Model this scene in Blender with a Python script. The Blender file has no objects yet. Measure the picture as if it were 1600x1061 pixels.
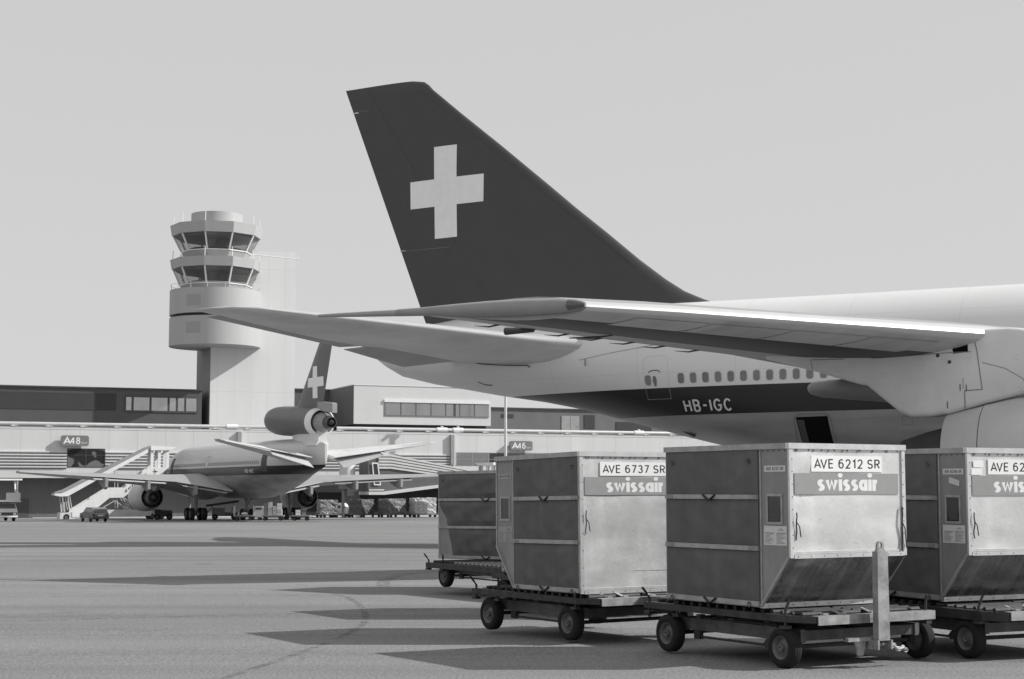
import bpy, bmesh, math, random
from mathutils import Vector, Matrix
R = math.radians
random.seed(7)
scene = bpy.context.scene
C = scene.collection

# ---------------------------------------------------------------- camera
cd = bpy.data.cameras.new("camera")
cam = bpy.data.objects.new("camera", cd); C.objects.link(cam)
cd.sensor_width = 36.0; cd.sensor_fit = 'HORIZONTAL'
cd.lens = 2500.0 / 1600.0 * 36.0
cd.clip_start = 0.1; cd.clip_end = 6000
cam.location = (0, 0, 1.68)
cam.rotation_euler = (R(90) + math.atan(234.5 / 2500.0), 0, 0)
scene.camera = cam

# ---------------------------------------------------------------- sky, sun, exposure
SUN_EL, SUN_AZ = 35.0, 90.0            # azimuth clockwise from +Y
w = bpy.data.worlds.new("World"); scene.world = w; w.use_nodes = True
nt = w.node_tree; nt.nodes.clear()
sky = nt.nodes.new('ShaderNodeTexSky'); sky.sky_type = 'NISHITA'; sky.sun_disc = False
sky.sun_elevation = R(SUN_EL); sky.sun_rotation = R(SUN_AZ)
sky.air_density = 1.0; sky.dust_density = 1.0; sky.ozone_density = 1.0; sky.altitude = 400
bw = nt.nodes.new('ShaderNodeRGBToBW')
bg = nt.nodes.new('ShaderNodeBackground'); bg.inputs['Strength'].default_value = 0.10
wo = nt.nodes.new('ShaderNodeOutputWorld')
pw = nt.nodes.new('ShaderNodeMath'); pw.operation = 'POWER'; pw.inputs[1].default_value = 0.10      # a hazy, even sky
ml = nt.nodes.new('ShaderNodeMath'); ml.operation = 'MULTIPLY'; ml.inputs[1].default_value = 5.55
nt.links.new(sky.outputs[0], bw.inputs[0]); nt.links.new(bw.outputs[0], pw.inputs[0]); nt.links.new(pw.outputs[0], ml.inputs[0]); nt.links.new(ml.outputs[0], bg.inputs[0]); nt.links.new(bg.outputs[0], wo.inputs[0])
sl = bpy.data.lights.new("sun", 'SUN'); sl.energy = 4.9; sl.angle = R(0.53); sl.color = (1, 0.995, 0.985)
so = bpy.data.objects.new("sun", sl); C.objects.link(so)
so.rotation_euler = (R(90 - SUN_EL), 0, R(180 - SUN_AZ)); so.location = (60, 0, 60)
scene.view_settings.view_transform = 'Standard'; scene.view_settings.look = 'None'
scene.view_settings.exposure = 0.0; scene.view_settings.gamma = 1.0

# ---------------------------------------------------------------- materials (the photograph is black and white: greys only)
def mat(name, v, rough=0.6, metal=0.0, var=0.0, vscale=2.0, stretch=(1, 1, 1), bump=0.0, bscale=40.0, spec=0.5, fine=0.0, fscale=300.0, detail=6.0, rvar=0.0):
    m = bpy.data.materials.new(name); m.use_nodes = True
    t = m.node_tree; p = t.nodes['Principled BSDF']
    p.inputs['Roughness'].default_value = rough; p.inputs['Metallic'].default_value = metal
    p.inputs['Specular IOR Level'].default_value = spec
    p.inputs['Base Color'].default_value = (v, v, v * 0.985, 1)
    tc = t.nodes.new('ShaderNodeTexCoord')
    m['n'] = 0
    if var or fine or rvar:
        mp = t.nodes.new('ShaderNodeMapping'); mp.inputs['Scale'].default_value = stretch
        t.links.new(tc.outputs['Object'], mp.inputs[0])
        n = t.nodes.new('ShaderNodeTexNoise'); n.inputs['Scale'].default_value = vscale; n.inputs['Detail'].default_value = detail; n.inputs['Roughness'].default_value = 0.6
        t.links.new(mp.outputs[0], n.inputs['Vector'])
        mr = t.nodes.new('ShaderNodeMapRange'); mr.inputs['From Min'].default_value = 0.3; mr.inputs['From Max'].default_value = 0.7
        mr.inputs['To Min'].default_value = v * (1 - var); mr.inputs['To Max'].default_value = v * (1 + var)
        t.links.new(n.outputs['Fac'], mr.inputs[0])
        out = mr.outputs[0]
        if fine:
            n2 = t.nodes.new('ShaderNodeTexNoise'); n2.inputs['Scale'].default_value = fscale; n2.inputs['Detail'].default_value = 2.0
            t.links.new(tc.outputs['Object'], n2.inputs['Vector'])
            m2 = t.nodes.new('ShaderNodeMapRange'); m2.inputs['From Min'].default_value = 0.3; m2.inputs['From Max'].default_value = 0.7
            m2.inputs['To Min'].default_value = 1 - fine; m2.inputs['To Max'].default_value = 1 + fine
            t.links.new(n2.outputs['Fac'], m2.inputs[0])
            mu = t.nodes.new('ShaderNodeMath'); mu.operation = 'MULTIPLY'
            t.links.new(out, mu.inputs[0]); t.links.new(m2.outputs[0], mu.inputs[1]); out = mu.outputs[0]
        t.links.new(out, p.inputs['Base Color'])
        if rvar:
            m3 = t.nodes.new('ShaderNodeMapRange'); m3.inputs['From Min'].default_value = 0.3; m3.inputs['From Max'].default_value = 0.7
            m3.inputs['To Min'].default_value = max(0.05, rough - rvar); m3.inputs['To Max'].default_value = min(1, rough + rvar)
            t.links.new(n.outputs['Fac'], m3.inputs[0]); t.links.new(m3.outputs[0], p.inputs['Roughness'])
    if bump:
        n3 = t.nodes.new('ShaderNodeTexNoise'); n3.inputs['Scale'].default_value = bscale; n3.inputs['Detail'].default_value = 4.0
        t.links.new(tc.outputs['Object'], n3.inputs['Vector'])
        b = t.nodes.new('ShaderNodeBump'); b.inputs['Strength'].default_value = 1.0; b.inputs['Distance'].default_value = bump
        t.links.new(n3.outputs['Fac'], b.inputs['Height']); t.links.new(b.outputs[0], p.inputs['Normal'])
    return m

def math_node(t, op, a, b=None, c=None):
    n = t.nodes.new('ShaderNodeMath'); n.operation = op
    for i, x in enumerate((a, b, c)):
        if x is None: continue
        if isinstance(x, (int, float)): n.inputs[i].default_value = x
        else: t.links.new(x, n.inputs[i])
    return n.outputs[0]

def seam_mat(name, v, rough, axis, pitch, width, dark, axis2=None, pitch2=1, width2=0.02, phase=0.0, var=0.06, vscale=0.6, metal=0.0, streak=(1, 1, 0.15)):
    """wall cladding: pale panels with narrow darker joints at a fixed pitch"""
    m = mat(name, v, rough, metal, var=var, vscale=vscale, stretch=streak)
    t = m.node_tree; p = t.nodes['Principled BSDF']
    src = p.inputs['Base Color'].links[0].from_socket
    tc = t.nodes.new('ShaderNodeTexCoord'); sp = t.nodes.new('ShaderNodeSeparateXYZ'); t.links.new(tc.outputs['Object'], sp.inputs[0])
    def line(ax, pi, wi, ph):
        f = math_node(t, 'FRACT', math_node(t, 'DIVIDE', math_node(t, 'ADD', sp.outputs[ax], ph + 1000 * pi), pi))
        return math_node(t, 'LESS_THAN', f, wi / pi)
    l = line(axis, pitch, width, phase)
    if axis2 is not None: l = math_node(t, 'MAXIMUM', l, line(axis2, pitch2, width2, 0))
    k = math_node(t, 'SUBTRACT', 1.0, math_node(t, 'MULTIPLY', l, 1 - dark))
    t.links.new(math_node(t, 'MULTIPLY', src, k), p.inputs['Base Color'])
    return m

M = {}
M['asphalt'] = None
M['white'] = mat('white_paint', 0.78, 0.4, var=0.05, vscale=1.5)
M['offwhite'] = mat('off_white_paint', 0.62, 0.5, var=0.08, vscale=1.2)
M['grey'] = mat('grey_paint', 0.30, 0.5, var=0.10, vscale=2)
M['midgrey'] = mat('mid_grey_paint', 0.18, 0.55, var=0.12, vscale=2)
M['dark'] = mat('dark_paint', 0.06, 0.55, var=0.15, vscale=3)
M['black'] = mat('black_void', 0.006, 0.9, spec=0.1)
M['rubber'] = mat('tyre_rubber', 0.008, 0.88, var=0.3, vscale=12, bump=0.002, bscale=60)
M['ink'] = mat('black_lettering', 0.012, 0.6)
M['lightink'] = mat('white_lettering', 0.72, 0.5, var=0.06, vscale=9)
M['glass'] = mat('window_glass', 0.03, 0.08, spec=0.9, var=0.4, vscale=0.4)
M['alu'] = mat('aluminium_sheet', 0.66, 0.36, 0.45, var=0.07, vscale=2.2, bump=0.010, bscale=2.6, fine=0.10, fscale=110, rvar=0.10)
M['alu_reflection'] = mat('painted_reflection_aluminium', 0.34, 0.30, 0.75, var=0.32, vscale=2.4, stretch=(3.0, 0.3, 0.3), detail=3, bump=0.030, bscale=3.2, fine=0.08, fscale=70, rvar=0.14)  # darker streaks in the colour imitate reflections on the sloping panel
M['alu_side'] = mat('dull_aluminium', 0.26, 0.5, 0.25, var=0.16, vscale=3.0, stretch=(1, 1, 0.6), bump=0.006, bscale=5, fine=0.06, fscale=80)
M['trim'] = mat('aluminium_extrusion', 0.62, 0.36, 0.5, var=0.14, vscale=8, fine=0.05)
M['trim_dull'] = mat('dull_extrusion', 0.36, 0.5, 0.2, var=0.2, vscale=9)
M['canvas'] = mat('canvas', 0.122, 0.9, var=0.13, vscale=3.4, stretch=(1, 1.3, 0.32), bump=0.005, bscale=120, fine=0.10, fscale=180)
M['rivet'] = mat('rivet', 0.10, 0.5, 0.5)
M['tip'] = mat('tip_fairing_grey', 0.30, 0.4, var=0.08, vscale=2)
M['lamp'] = mat('lamp_lens', 0.10, 0.12, spec=0.8)
M['offwhite2'] = mat('fairing_grey', 0.22, 0.45, var=0.08, vscale=1)
M['strut'] = mat('strut_pale_paint', 0.72, 0.45, var=0.07, vscale=1.2)
M['nacelle'] = mat('nacelle_pale_paint', 0.54, 0.42, var=0.10, vscale=0.9)
M['black2'] = mat('dark_bay', 0.02, 0.9)
M['trim2'] = mat('duct_cladding', 0.62, 0.38, 0.35, var=0.08, vscale=1)
M['clad_dark2'] = mat('dark_cladding', 0.13, 0.6, var=0.10, vscale=0.4)
M['panel_white2'] = mat('pale_office_panels', 0.60, 0.6, var=0.04, vscale=0.3)
M['pane_sky2'] = mat('reflecting_office_pane', 0.34, 0.10, 0.6, var=0.10, vscale=0.4)
M['cab_glass'] = mat('cab_glazing', 0.10, 0.06, spec=0.7)
M['grey2'] = mat('dull_side_cladding', 0.22, 0.7, var=0.08, vscale=0.3)
M['flap'] = mat('flap_pale_grey', 0.44, 0.5, var=0.08, vscale=0.8)
M['fin_far'] = mat('far_fin_paint', 0.12, 0.45, var=0.06, vscale=1)
M['car_paint'] = mat('car_paint', 0.20, 0.3, var=0.05, vscale=1)
M['car_glass'] = mat('car_window', 0.06, 0.08, spec=0.9)
M['car_glass2'] = mat('truck_windscreen', 0.16, 0.15, spec=0.9)
M['wrap'] = mat('film_wrapped_freight', 0.26, 0.4, var=0.7, vscale=4.5, detail=3)
M['wrap_dark'] = mat('netted_dark_freight', 0.11, 0.6, var=0.6, vscale=5)
M['wrap_dark2'] = mat('netted_mixed_freight', 0.19, 0.6, var=0.7, vscale=4)
M['wrap_bright'] = mat('film_wrapped_bright_freight', 0.55, 0.4, var=0.45, vscale=5, detail=3)
M['chassis'] = mat('chassis_steel', 0.085, 0.55, 0.2, var=0.5, vscale=5, bump=0.003, bscale=30, fine=0.15, fscale=90)
M['faint'] = mat('faint_outline', 0.54, 0.6)
M['pane_blind'] = mat('cabin_blind', 0.22, 0.4, var=0.1, vscale=3)
M['steel'] = mat('greasy_steel', 0.036, 0.6, 0.2, var=0.55, vscale=7, bump=0.003, bscale=30, fine=0.15, fscale=90)
M['galv'] = mat('galvanised_beam', 0.28, 0.55, 0.15, var=0.40, vscale=6, bump=0.003, bscale=22, fine=0.12, fscale=90)
M['rim'] = mat('wheel_rim', 0.13, 0.6, 0.2, var=0.3, vscale=14)

# ---------------------------------------------------------------- mesh helpers
class MB:
    """collects shapes and links them as ONE mesh object"""
    def __init__(s, off=(0, 0, 0)):
        s.v = []; s.f = []; s.mi = []; s.off = Vector(off)
    def add(s, vs, fs, m=0):
        b = len(s.v)
        s.v += [tuple(Vector(x) + s.off) for x in vs]
        s.f += [tuple(i + b for i in f) for f in fs]; s.mi += [m] * len(fs)
        return s
    def box(s, x0, x1, y0, y1, z0, z1, m=0):
        x0, x1 = sorted((x0, x1)); y0, y1 = sorted((y0, y1)); z0, z1 = sorted((z0, z1))
        vs = [(x0,y0,z0),(x1,y0,z0),(x1,y1,z0),(x0,y1,z0),(x0,y0,z1),(x1,y0,z1),(x1,y1,z1),(x0,y1,z1)]
        return s.add(vs, [(0,3,2,1),(4,5,6,7),(0,1,5,4),(1,2,6,5),(2,3,7,6),(3,0,4,7)], m)
    def bar(s, a, b, w, h=None, m=0):
        """box beam between two points"""
        a, b = Vector(a), Vector(b); d = (b - a).normalized(); h = h or w
        up = Vector((0, 0, 1)) if abs(d.z) < 0.95 else Vector((0, 1, 0))
        r = d.cross(up).normalized() * w / 2; u = r.cross(d).normalized() * h / 2
        vs = [p + i * r + j * u for p in (a, b) for i, j in ((-1,-1),(1,-1),(1,1),(-1,1))]
        return s.add(vs, [(0,1,2,3),(7,6,5,4),(0,4,5,1),(1,5,6,2),(2,6,7,3),(3,7,4,0)], m)
    def tube(s, pts, r, n=8, m=0, caps=True):
        pts = [Vector(p) for p in pts]; rs = r if isinstance(r, (list, tuple)) else [r] * len(pts)
        rings = []
        for i, p in enumerate(pts):
            d = (pts[min(i + 1, len(pts) - 1)] - pts[max(i - 1, 0)]).normalized()
            up = Vector((0, 0, 1)) if abs(d.z) < 0.9 else Vector((0, 1, 0))
            a = d.cross(up).normalized(); b = a.cross(d).normalized()
            rings.append([p + rs[i] * (math.cos(2*math.pi*k/n) * a + math.sin(2*math.pi*k/n) * b) for k in range(n)])
        return s.loft(rings, caps, m)
    def loft(s, rings, caps=True, m=0, close=True):
        n = len(rings[0]); vs = [p for r in rings for p in r]; fs = []; ms = []
        for i in range(len(rings) - 1):
            for k in range(n if close else n - 1):
                k2 = (k + 1) % n
                fs.append((i*n + k, i*n + k2, (i+1)*n + k2, (i+1)*n + k))
                ms.append(m(i, k) if callable(m) else m)
        if caps:
            fs.append(tuple(range(n - 1, -1, -1))); fs.append(tuple((len(rings)-1)*n + k for k in range(n)))
            ms += [m(0, 0) if callable(m) else m] * 2
        b = len(s.v); s.v += [tuple(Vector(x) + s.off) for x in vs]; s.f += [tuple(i + b for i in f) for f in fs]; s.mi += ms
        return s
    def lathe(s, o, axis, prof, n=24, m=0):
        """prof: (distance along the axis, radius); open ends"""
        o = Vector(o); ax = Vector(axis).normalized(); up = Vector((0, 0, 1)) if abs(ax.z) < 0.9 else Vector((1, 0, 0))
        a = ax.cross(up).normalized(); b = a.cross(ax).normalized()
        rings = [[o + ax * t + r * (math.cos(2*math.pi*k/n) * a + math.sin(2*math.pi*k/n) * b) for k in range(n)] for t, r in prof]
        return s.loft(rings, False, m)
    def prism(s, poly, f0, f1, m=0):
        """poly of 2d points; f0, f1 map a 2d point to the two faces"""
        n = len(poly); vs = [f0(*p) for p in poly] + [f1(*p) for p in poly]
        fs = [tuple(range(n)), tuple(range(2*n - 1, n - 1, -1))] + [(i, (i+1) % n, n + (i+1) % n, n + i) for i in range(n)]
        return s.add(vs, fs, m)
    def build(s, name, mats, parent=None, sharp=30, fix=True, smooth=True):
        me = bpy.data.meshes.new(name); me.from_pydata(s.v, [], s.f)
        if not isinstance(mats, (list, tuple)): mats = [mats]
        for mm in mats: me.materials.append(mm)
        me.polygons.foreach_set('material_index', s.mi)
        if fix:
            bm = bmesh.new(); bm.from_mesh(me); bmesh.ops.recalc_face_normals(bm, faces=bm.faces); bm.to_mesh(me); bm.free()
        if smooth:
            me.polygons.foreach_set('use_smooth', [True] * len(me.polygons)); me.set_sharp_from_angle(angle=R(sharp))
        me.update()
        o = bpy.data.objects.new(name, me); C.objects.link(o)
        if parent: o.parent = parent
        return o

def tag(o, label=None, cat=None, group=None, kind=None):
    if label: o['label'] = label
    if cat: o['category'] = cat
    if group: o['group'] = group
    if kind: o['kind'] = kind
    return o
def thing(name, label, cat, loc=(0, 0, 0), rz=0.0, group=None):
    o = bpy.data.objects.new(name, None); C.objects.link(o); o.empty_display_size = 0.3
    o.location = loc; o.rotation_euler = (0, 0, rz)
    return tag(o, label, cat, group)
def copy_tree(o, parent=None):
    c = o.copy(); C.objects.link(c); c.parent = parent
    for ch in list(o.children): copy_tree(ch, c)
    return c

def arc(cx, cy, rx, ry, a0, a1, n=14):
    return [(cx + rx * math.cos(R(a0 + (a1 - a0) * i / n)), cy + ry * math.sin(R(a0 + (a1 - a0) * i / n))) for i in range(n + 1)]
# centre lines of a plain sans-serif: width, strokes; heights run 0..1 between stroke centres
GL = {
 'A': (.66, [[(0, 0), (.33, 1), (.66, 0)], [(.10, .30), (.56, .30)]]), 'V': (.64, [[(0, 1), (.32, 0), (.64, 1)]]),
 'E': (.46, [[(.46, 1), (0, 1), (0, 0), (.46, 0)], [(0, .52), (.42, .52)]]), 'I': (.0, [[(0, 0), (0, 1)]]), '-': (.34, [[(0, .5), (.34, .5)]]),
 'H': (.54, [[(0, 0), (0, 1)], [(.54, 0), (.54, 1)], [(0, .52), (.54, .52)]]), 'T': (.54, [[(0, 1), (.54, 1)], [(.27, 0), (.27, 1)]]),
 'B': (.50, [[(0, 0), (0, 1), (.28, 1)] + arc(.28, .76, .2, .24, 90, -90) + [(0, .52)], [(.28, .52)] + arc(.28, .26, .22, .26, 90, -90) + [(0, 0)]]),
 'R': (.52, [[(0, 0), (0, 1), (.28, 1)] + arc(.28, .75, .22, .25, 90, -90) + [(0, .5)], [(.24, .5), (.50, 0)]]),
 'S': (.50, [arc(.25, .745, .24, .255, 25, 262, 16) + arc(.25, .255, .25, .255, 82, -158, 16)]),
 'C': (.56, [arc(.30, .5, .30, .5, 40, 320, 22)]), 'G': (.58, [arc(.30, .5, .30, .5, 40, 350, 22) + [(.60, .48), (.32, .48)]]),
 'W': (.86, [[(0, 1), (.20, 0), (.43, .95), (.66, 0), (.86, 1)]]), 'P': (.50, [[(0, 0), (0, 1), (.28, 1)] + arc(.28, .74, .22, .26, 90, -90) + [(0, .48)]]), 'O': (.6, [arc(.3, .5, .3, .5, 0, 359.9, 26)]),
 '0': (.46, [arc(.23, .5, .23, .5, 0, 359.9, 26)]), '1': (.26, [[(.0, .78), (.22, .98), (.22, 0)]]),
 '2': (.48, [arc(.24, .72, .23, .28, 165, -38, 14) + [(.02, 0), (.48, 0)]]), '3': (.46, [arc(.22, .75, .21, .25, 155, -90, 14), arc(.22, .26, .24, .26, 90, -158, 14)]),
 '4': (.56, [[(.40, 0), (.40, 1)], [(.40, 1), (0, .30)], [(0, .27), (.56, .27)]]), '6': (.48, [[(.42, .92)] + arc(.28, .62, .27, .38, 75, 180, 8) + [(.01, .34)], arc(.24, .32, .235, .32, 0, 359.9, 24)]),
 '7': (.46, [[(0, 1), (.46, 1), (.14, 0)]]), '8': (.46, [arc(.23, .76, .19, .24, 0, 359.9, 20), arc(.23, .27, .23, .27, 0, 359.9, 20)]), ' ': (.20, [])}
# heavy lower-case letters of the name on the band; x-height 1
HL = {'s': (.46, [arc(.24, .76, .21, .215, 40, 265, 12) + arc(.22, .24, .23, .215, 82, -140, 12)]), 'w': (1.04, [[(0, 1.10), (.26, .06), (.52, .98), (.78, .06), (1.04, 1.10)]]),
      'i': (.0, [[(0, -.18), (0, 1.18)]]), 'a': (.62, [arc(.30, .5, .30, .46, 0, 359.9, 22), [(.62, -.18), (.62, 1.16)]]), 'r': (.34, [[(0, -.18), (0, 1.16)], [(0, .55)] + arc(.27, .55, .26, .38, 170, 80, 6) + [(.38, .92)]])}
def stroke_strip(P, wd):
    n = len(P); out = []
    closed = math.hypot(P[0][0] - P[-1][0], P[0][1] - P[-1][1]) < 0.004 and n > 5
    for i in range(n):
        if closed and i in (0, n - 1): q0, q1, q2 = P[-2], P[0], P[1]
        else: q0, q1, q2 = P[max(i-1, 0)], P[i], P[min(i+1, n-1)]
        def nr(a, b):
            dx, dy = b[0]-a[0], b[1]-a[1]; l = math.hypot(dx, dy) or 1e-9; return (-dy/l, dx/l)
        if q0 == q1: m = nr(q1, q2)
        elif q1 == q2: m = nr(q0, q1)
        else:
            n1, n2 = nr(q0, q1), nr(q1, q2); mx, my = n1[0]+n2[0], n1[1]+n2[1]; l = math.hypot(mx, my) or 1e-9
            mx, my = mx/l, my/l; k = 1 / max(0.42 if wd < 0.2 else 0.80, mx*n1[0] + my*n1[1]); m = (mx*k, my*k)
        out += [(q1[0] + m[0]*wd/2, q1[1] + m[1]*wd/2), (q1[0] - m[0]*wd/2, q1[1] - m[1]*wd/2)]
    return out, [(2*i, 2*i+1, 2*i+3, 2*i+2) for i in range(n-1)]
def lettering(body, fn, height, width=None, material=None, parent=None, name='lettering', stroke=0.15, gap=0.14, heavy=False, lift=0.0003):
    """fn maps (x, y) in metres from the lower left corner of the word, and a tiny stacking height, to a point; cap height = height"""
    T = HL if heavy else GL; k = (1 - stroke); S = []; x = stroke / 2
    for chx in body:
        wd, st = T[chx]
        for pl in st: S.append([(x + a * k, stroke/2 + b * k) for a, b in pl])
        if heavy and chx == 'i': S.append(('dot', x, 1.32))
        x += wd * k + stroke + (gap if chx not in ' A' else (0 if chx == ' ' else -stroke * 0.6)) - (stroke * 0.4 if chx == 'V' else 0)
    tot = x - gap - stroke / 2; kx = width / tot if width else height
    mb = MB()
    for i, pl in enumerate(S):
        z = lift * (i % 3)
        if pl[0] == 'dot':
            c = arc(pl[1], pl[2], .20 , .19, 0, 345, 15); mb.add([fn(a*kx, b*height, z) for a, b in c], [tuple(range(len(c)))]); continue
        vs, fs = stroke_strip(pl, stroke)
        mb.add([fn(a*kx, b*height, z) for a, b in vs], fs)
    return mb.build(name, material, parent, fix=False, smooth=False)

def wheel_mb(o, ax, r, wd, n=28):
    """returns (tyre, rim) builders for a wheel centred at o with axle ax"""
    t = MB(); o = Vector(o)
    t.lathe(o - Vector(ax) * wd / 2, ax, [(0.012, r*0.58), (0, r*0.66), (0, r*0.86), (wd*0.12, r*0.965), (wd*0.22, r), (wd*0.36, r), (wd*0.38, r*0.985), (wd*0.42, r), (wd*0.58, r), (wd*0.62, r*0.985), (wd*0.64, r), (wd*0.78, r), (wd*0.88, r*0.965), (wd, r*0.86), (wd, r*0.66), (wd-0.012, r*0.58)], n)
    q = MB()
    q.lathe(o - Vector(ax) * wd / 2, ax, [(0.03, 0.001), (0.0, r*0.10), (0.0, r*0.17), (0.035, r*0.20), (0.05, r*0.42), (0.02, r*0.50), (0.004, r*0.58), (0.02, r*0.60), (wd-0.02, r*0.60), (wd-0.004, r*0.58), (wd-0.02, r*0.50), (wd-0.05, r*0.42), (wd-0.035, r*0.20), (wd, r*0.17), (wd, r*0.10), (wd-0.03, 0.001)], n)
    return t, q
def wheel(o, ax, r, wd, parent, n=28, name='wheel'):
    t, q = wheel_mb(o, ax, r, wd, n)
    a = t.build(name, M['rubber'], parent, sharp=40); q.build('rim', M['rim'], a, sharp=40)
    return a

# ---------------------------------------------------------------- ground: level under the carts, then falling one in a hundred towards the terminal
def gz(y): return -0.06 - 0.0098 * max(0.0, min(y, 235.0) - 16.0)
am = mat('apron_concrete', 0.200, 0.85, var=0.10, vscale=0.22, stretch=(0.35, 1, 1), bump=0.006, bscale=55, fine=0.42, fscale=34)
t = am.node_tree; p = t.nodes['Principled BSDF']; src = p.inputs['Base Color'].links[0].from_socket
tc = t.nodes.new('ShaderNodeTexCoord'); mp = t.nodes.new('ShaderNodeMapping'); mp.inputs['Scale'].default_value = (0.02, 0.5, 1); mp.inputs['Rotation'].default_value = (0, 0, R(3))
t.links.new(tc.outputs['Object'], mp.inputs[0])
n = t.nodes.new('ShaderNodeTexNoise'); n.inputs['Scale'].default_value = 1.0; n.inputs['Detail'].default_value = 7; n.inputs['Roughness'].default_value = 0.7; t.links.new(mp.outputs[0], n.inputs['Vector'])
mr = t.nodes.new('ShaderNodeMapRange'); mr.inputs['From Min'].default_value = 0.32; mr.inputs['From Max'].default_value = 0.68; mr.inputs['To Min'].default_value = 0.80; mr.inputs['To Max'].default_value = 1.18; t.links.new(n.outputs['Fac'], mr.inputs[0])
# pale aggregate grains
vn = t.nodes.new('ShaderNodeTexVoronoi'); vn.inputs['Scale'].default_value = 60; t.links.new(tc.outputs['Object'], vn.inputs['Vector'])
gr = math_node(t, 'MULTIPLY', math_node(t, 'LESS_THAN', vn.outputs['Distance'], 0.20), 0.8)
sn = t.nodes.new('ShaderNodeTexNoise'); sn.inputs['Scale'].default_value = 0.55; sn.inputs['Detail'].default_value = 3; t.links.new(tc.outputs['Object'], sn.inputs['Vector'])
sm = t.nodes.new('ShaderNodeMapRange'); sm.inputs['From Min'].default_value = 0.66; sm.inputs['From Max'].default_value = 0.78; sm.inputs['To Min'].default_value = 1.0; sm.inputs['To Max'].default_value = 0.62; t.links.new(sn.outputs['Fac'], sm.inputs[0])
ln_ = t.nodes.new('ShaderNodeTexNoise'); ln_.inputs['Scale'].default_value = 0.045; ln_.inputs['Detail'].default_value = 5; t.links.new(tc.outputs['Object'], ln_.inputs['Vector'])
lm_ = t.nodes.new('ShaderNodeMapRange'); lm_.inputs['From Min'].default_value = 0.35; lm_.inputs['From Max'].default_value = 0.65; lm_.inputs['To Min'].default_value = 0.90; lm_.inputs['To Max'].default_value = 1.09; t.links.new(ln_.outputs['Fac'], lm_.inputs[0])
src = math_node(t, 'MULTIPLY', math_node(t, 'MULTIPLY', src, sm.outputs[0]), lm_.outputs[0])
k1 = math_node(t, 'MULTIPLY', src, mr.outputs[0]); k2 = math_node(t, 'MULTIPLY', k1, math_node(t, 'ADD', gr, 0.97))
t.links.new(k2, p.inputs['Base Color'])
g = MB(); ys = [-80, 0, 10, 16, 20, 30, 60, 120, 180, 235, 400, 1000, 3500]; xs = [-3500, -600, -200, -60, -20, 0, 20, 60, 200, 600, 3500]
vs = [(x, y, gz(y)) for y in ys for x in xs]; nx = len(xs)
g.add(vs, [(j*nx+i, j*nx+i+1, (j+1)*nx+i+1, (j+1)*nx+i) for j in range(len(ys)-1) for i in range(nx-1)])
tag(g.build('ground', am), kind='structure')

mk = mat('tyre_rubber_trace', 0.075, 0.8, var=0.2, vscale=3)
t = mk.node_tree; p = t.nodes['Principled BSDF']; tc = t.nodes.new('ShaderNodeTexCoord'); n = t.nodes.new('ShaderNodeTexNoise'); n.inputs['Scale'].default_value = 5; n.inputs['Detail'].default_value = 8
t.links.new(tc.outputs['Object'], n.inputs['Vector']); mr = t.nodes.new('ShaderNodeMapRange'); mr.inputs['From Min'].default_value = 0.40; mr.inputs['From Max'].default_value = 0.62; mr.inputs['To Max'].default_value = 0.34
t.links.new(n.outputs['Fac'], mr.inputs[0]); t.links.new(mr.outputs[0], p.inputs['Alpha'])
def catmull(P, n=10):
    out = []
    for i in range(len(P) - 1):
        p0 = Vector(P[max(i-1, 0)]); p1 = Vector(P[i]); p2 = Vector(P[i+1]); p3 = Vector(P[min(i+2, len(P)-1)])
        for k in range(n):
            u = k / n; out.append(0.5 * ((2*p1) + (p2-p0)*u + (2*p0-5*p1+4*p2-p3)*u*u + (3*p1-p0-3*p2+p3)*u**3))
    return out + [Vector(P[-1])]
def trace(P, wd):
    q = catmull(P); g = MB(); vs = []
    for i, a in enumerate(q):
        d = (q[min(i+1, len(q)-1)] - q[max(i-1, 0)]).normalized(); nrm = Vector((-d.y, d.x)) * wd / 2
        for s in (1, -1):
            b = a + s * nrm; vs.append((b.x, b.y, gz(b.y) + 0.004))
    g.add(vs, [(2*i, 2*i+1, 2*i+3, 2*i+2) for i in range(len(q)-1)])
    tag(g.build('tyre_trace', mk), kind='structure')
trace([(-9, 31.3), (-6.5, 31), (-4.3, 30.4), (-3.2, 29.1), (-2.5, 26.2), (-2.1, 23.2), (-2.0, 21), (-2.2, 18.3), (-2.7, 14.9), (-3.6, 12.6)], 0.10)
trace([(-1.4, 40), (-2.4, 37.5), (-2.7, 34.5), (-2.5, 31.5)], 0.28)
trace([(-26, 44), (-12, 43), (-4, 40), (2, 38)], 0.16)
trace([(-20, 27), (-12, 27.6), (-6, 28.4), (-3, 28.6)], 0.14)
trace([(-18, 19.5), (-11, 21), (-5, 23), (1, 26)], 0.14)
trace([(-4, 12.0), (0, 12.7), (3, 13.2), (6, 13.3)], 0.10)
# tower glazing lets the consoles and ceiling show
_t = M['cab_glass'].node_tree; _p = _t.nodes['Principled BSDF']; _p.inputs['Alpha'].default_value = 0.45; _p.inputs['Roughness'].default_value = 0.05
# ================================================================ cargo containers
def rectz(g, p0, p1, z0, z1, q, m=0): g.box(p0, p1, q[0], q[1], z0, z1, m)

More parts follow.
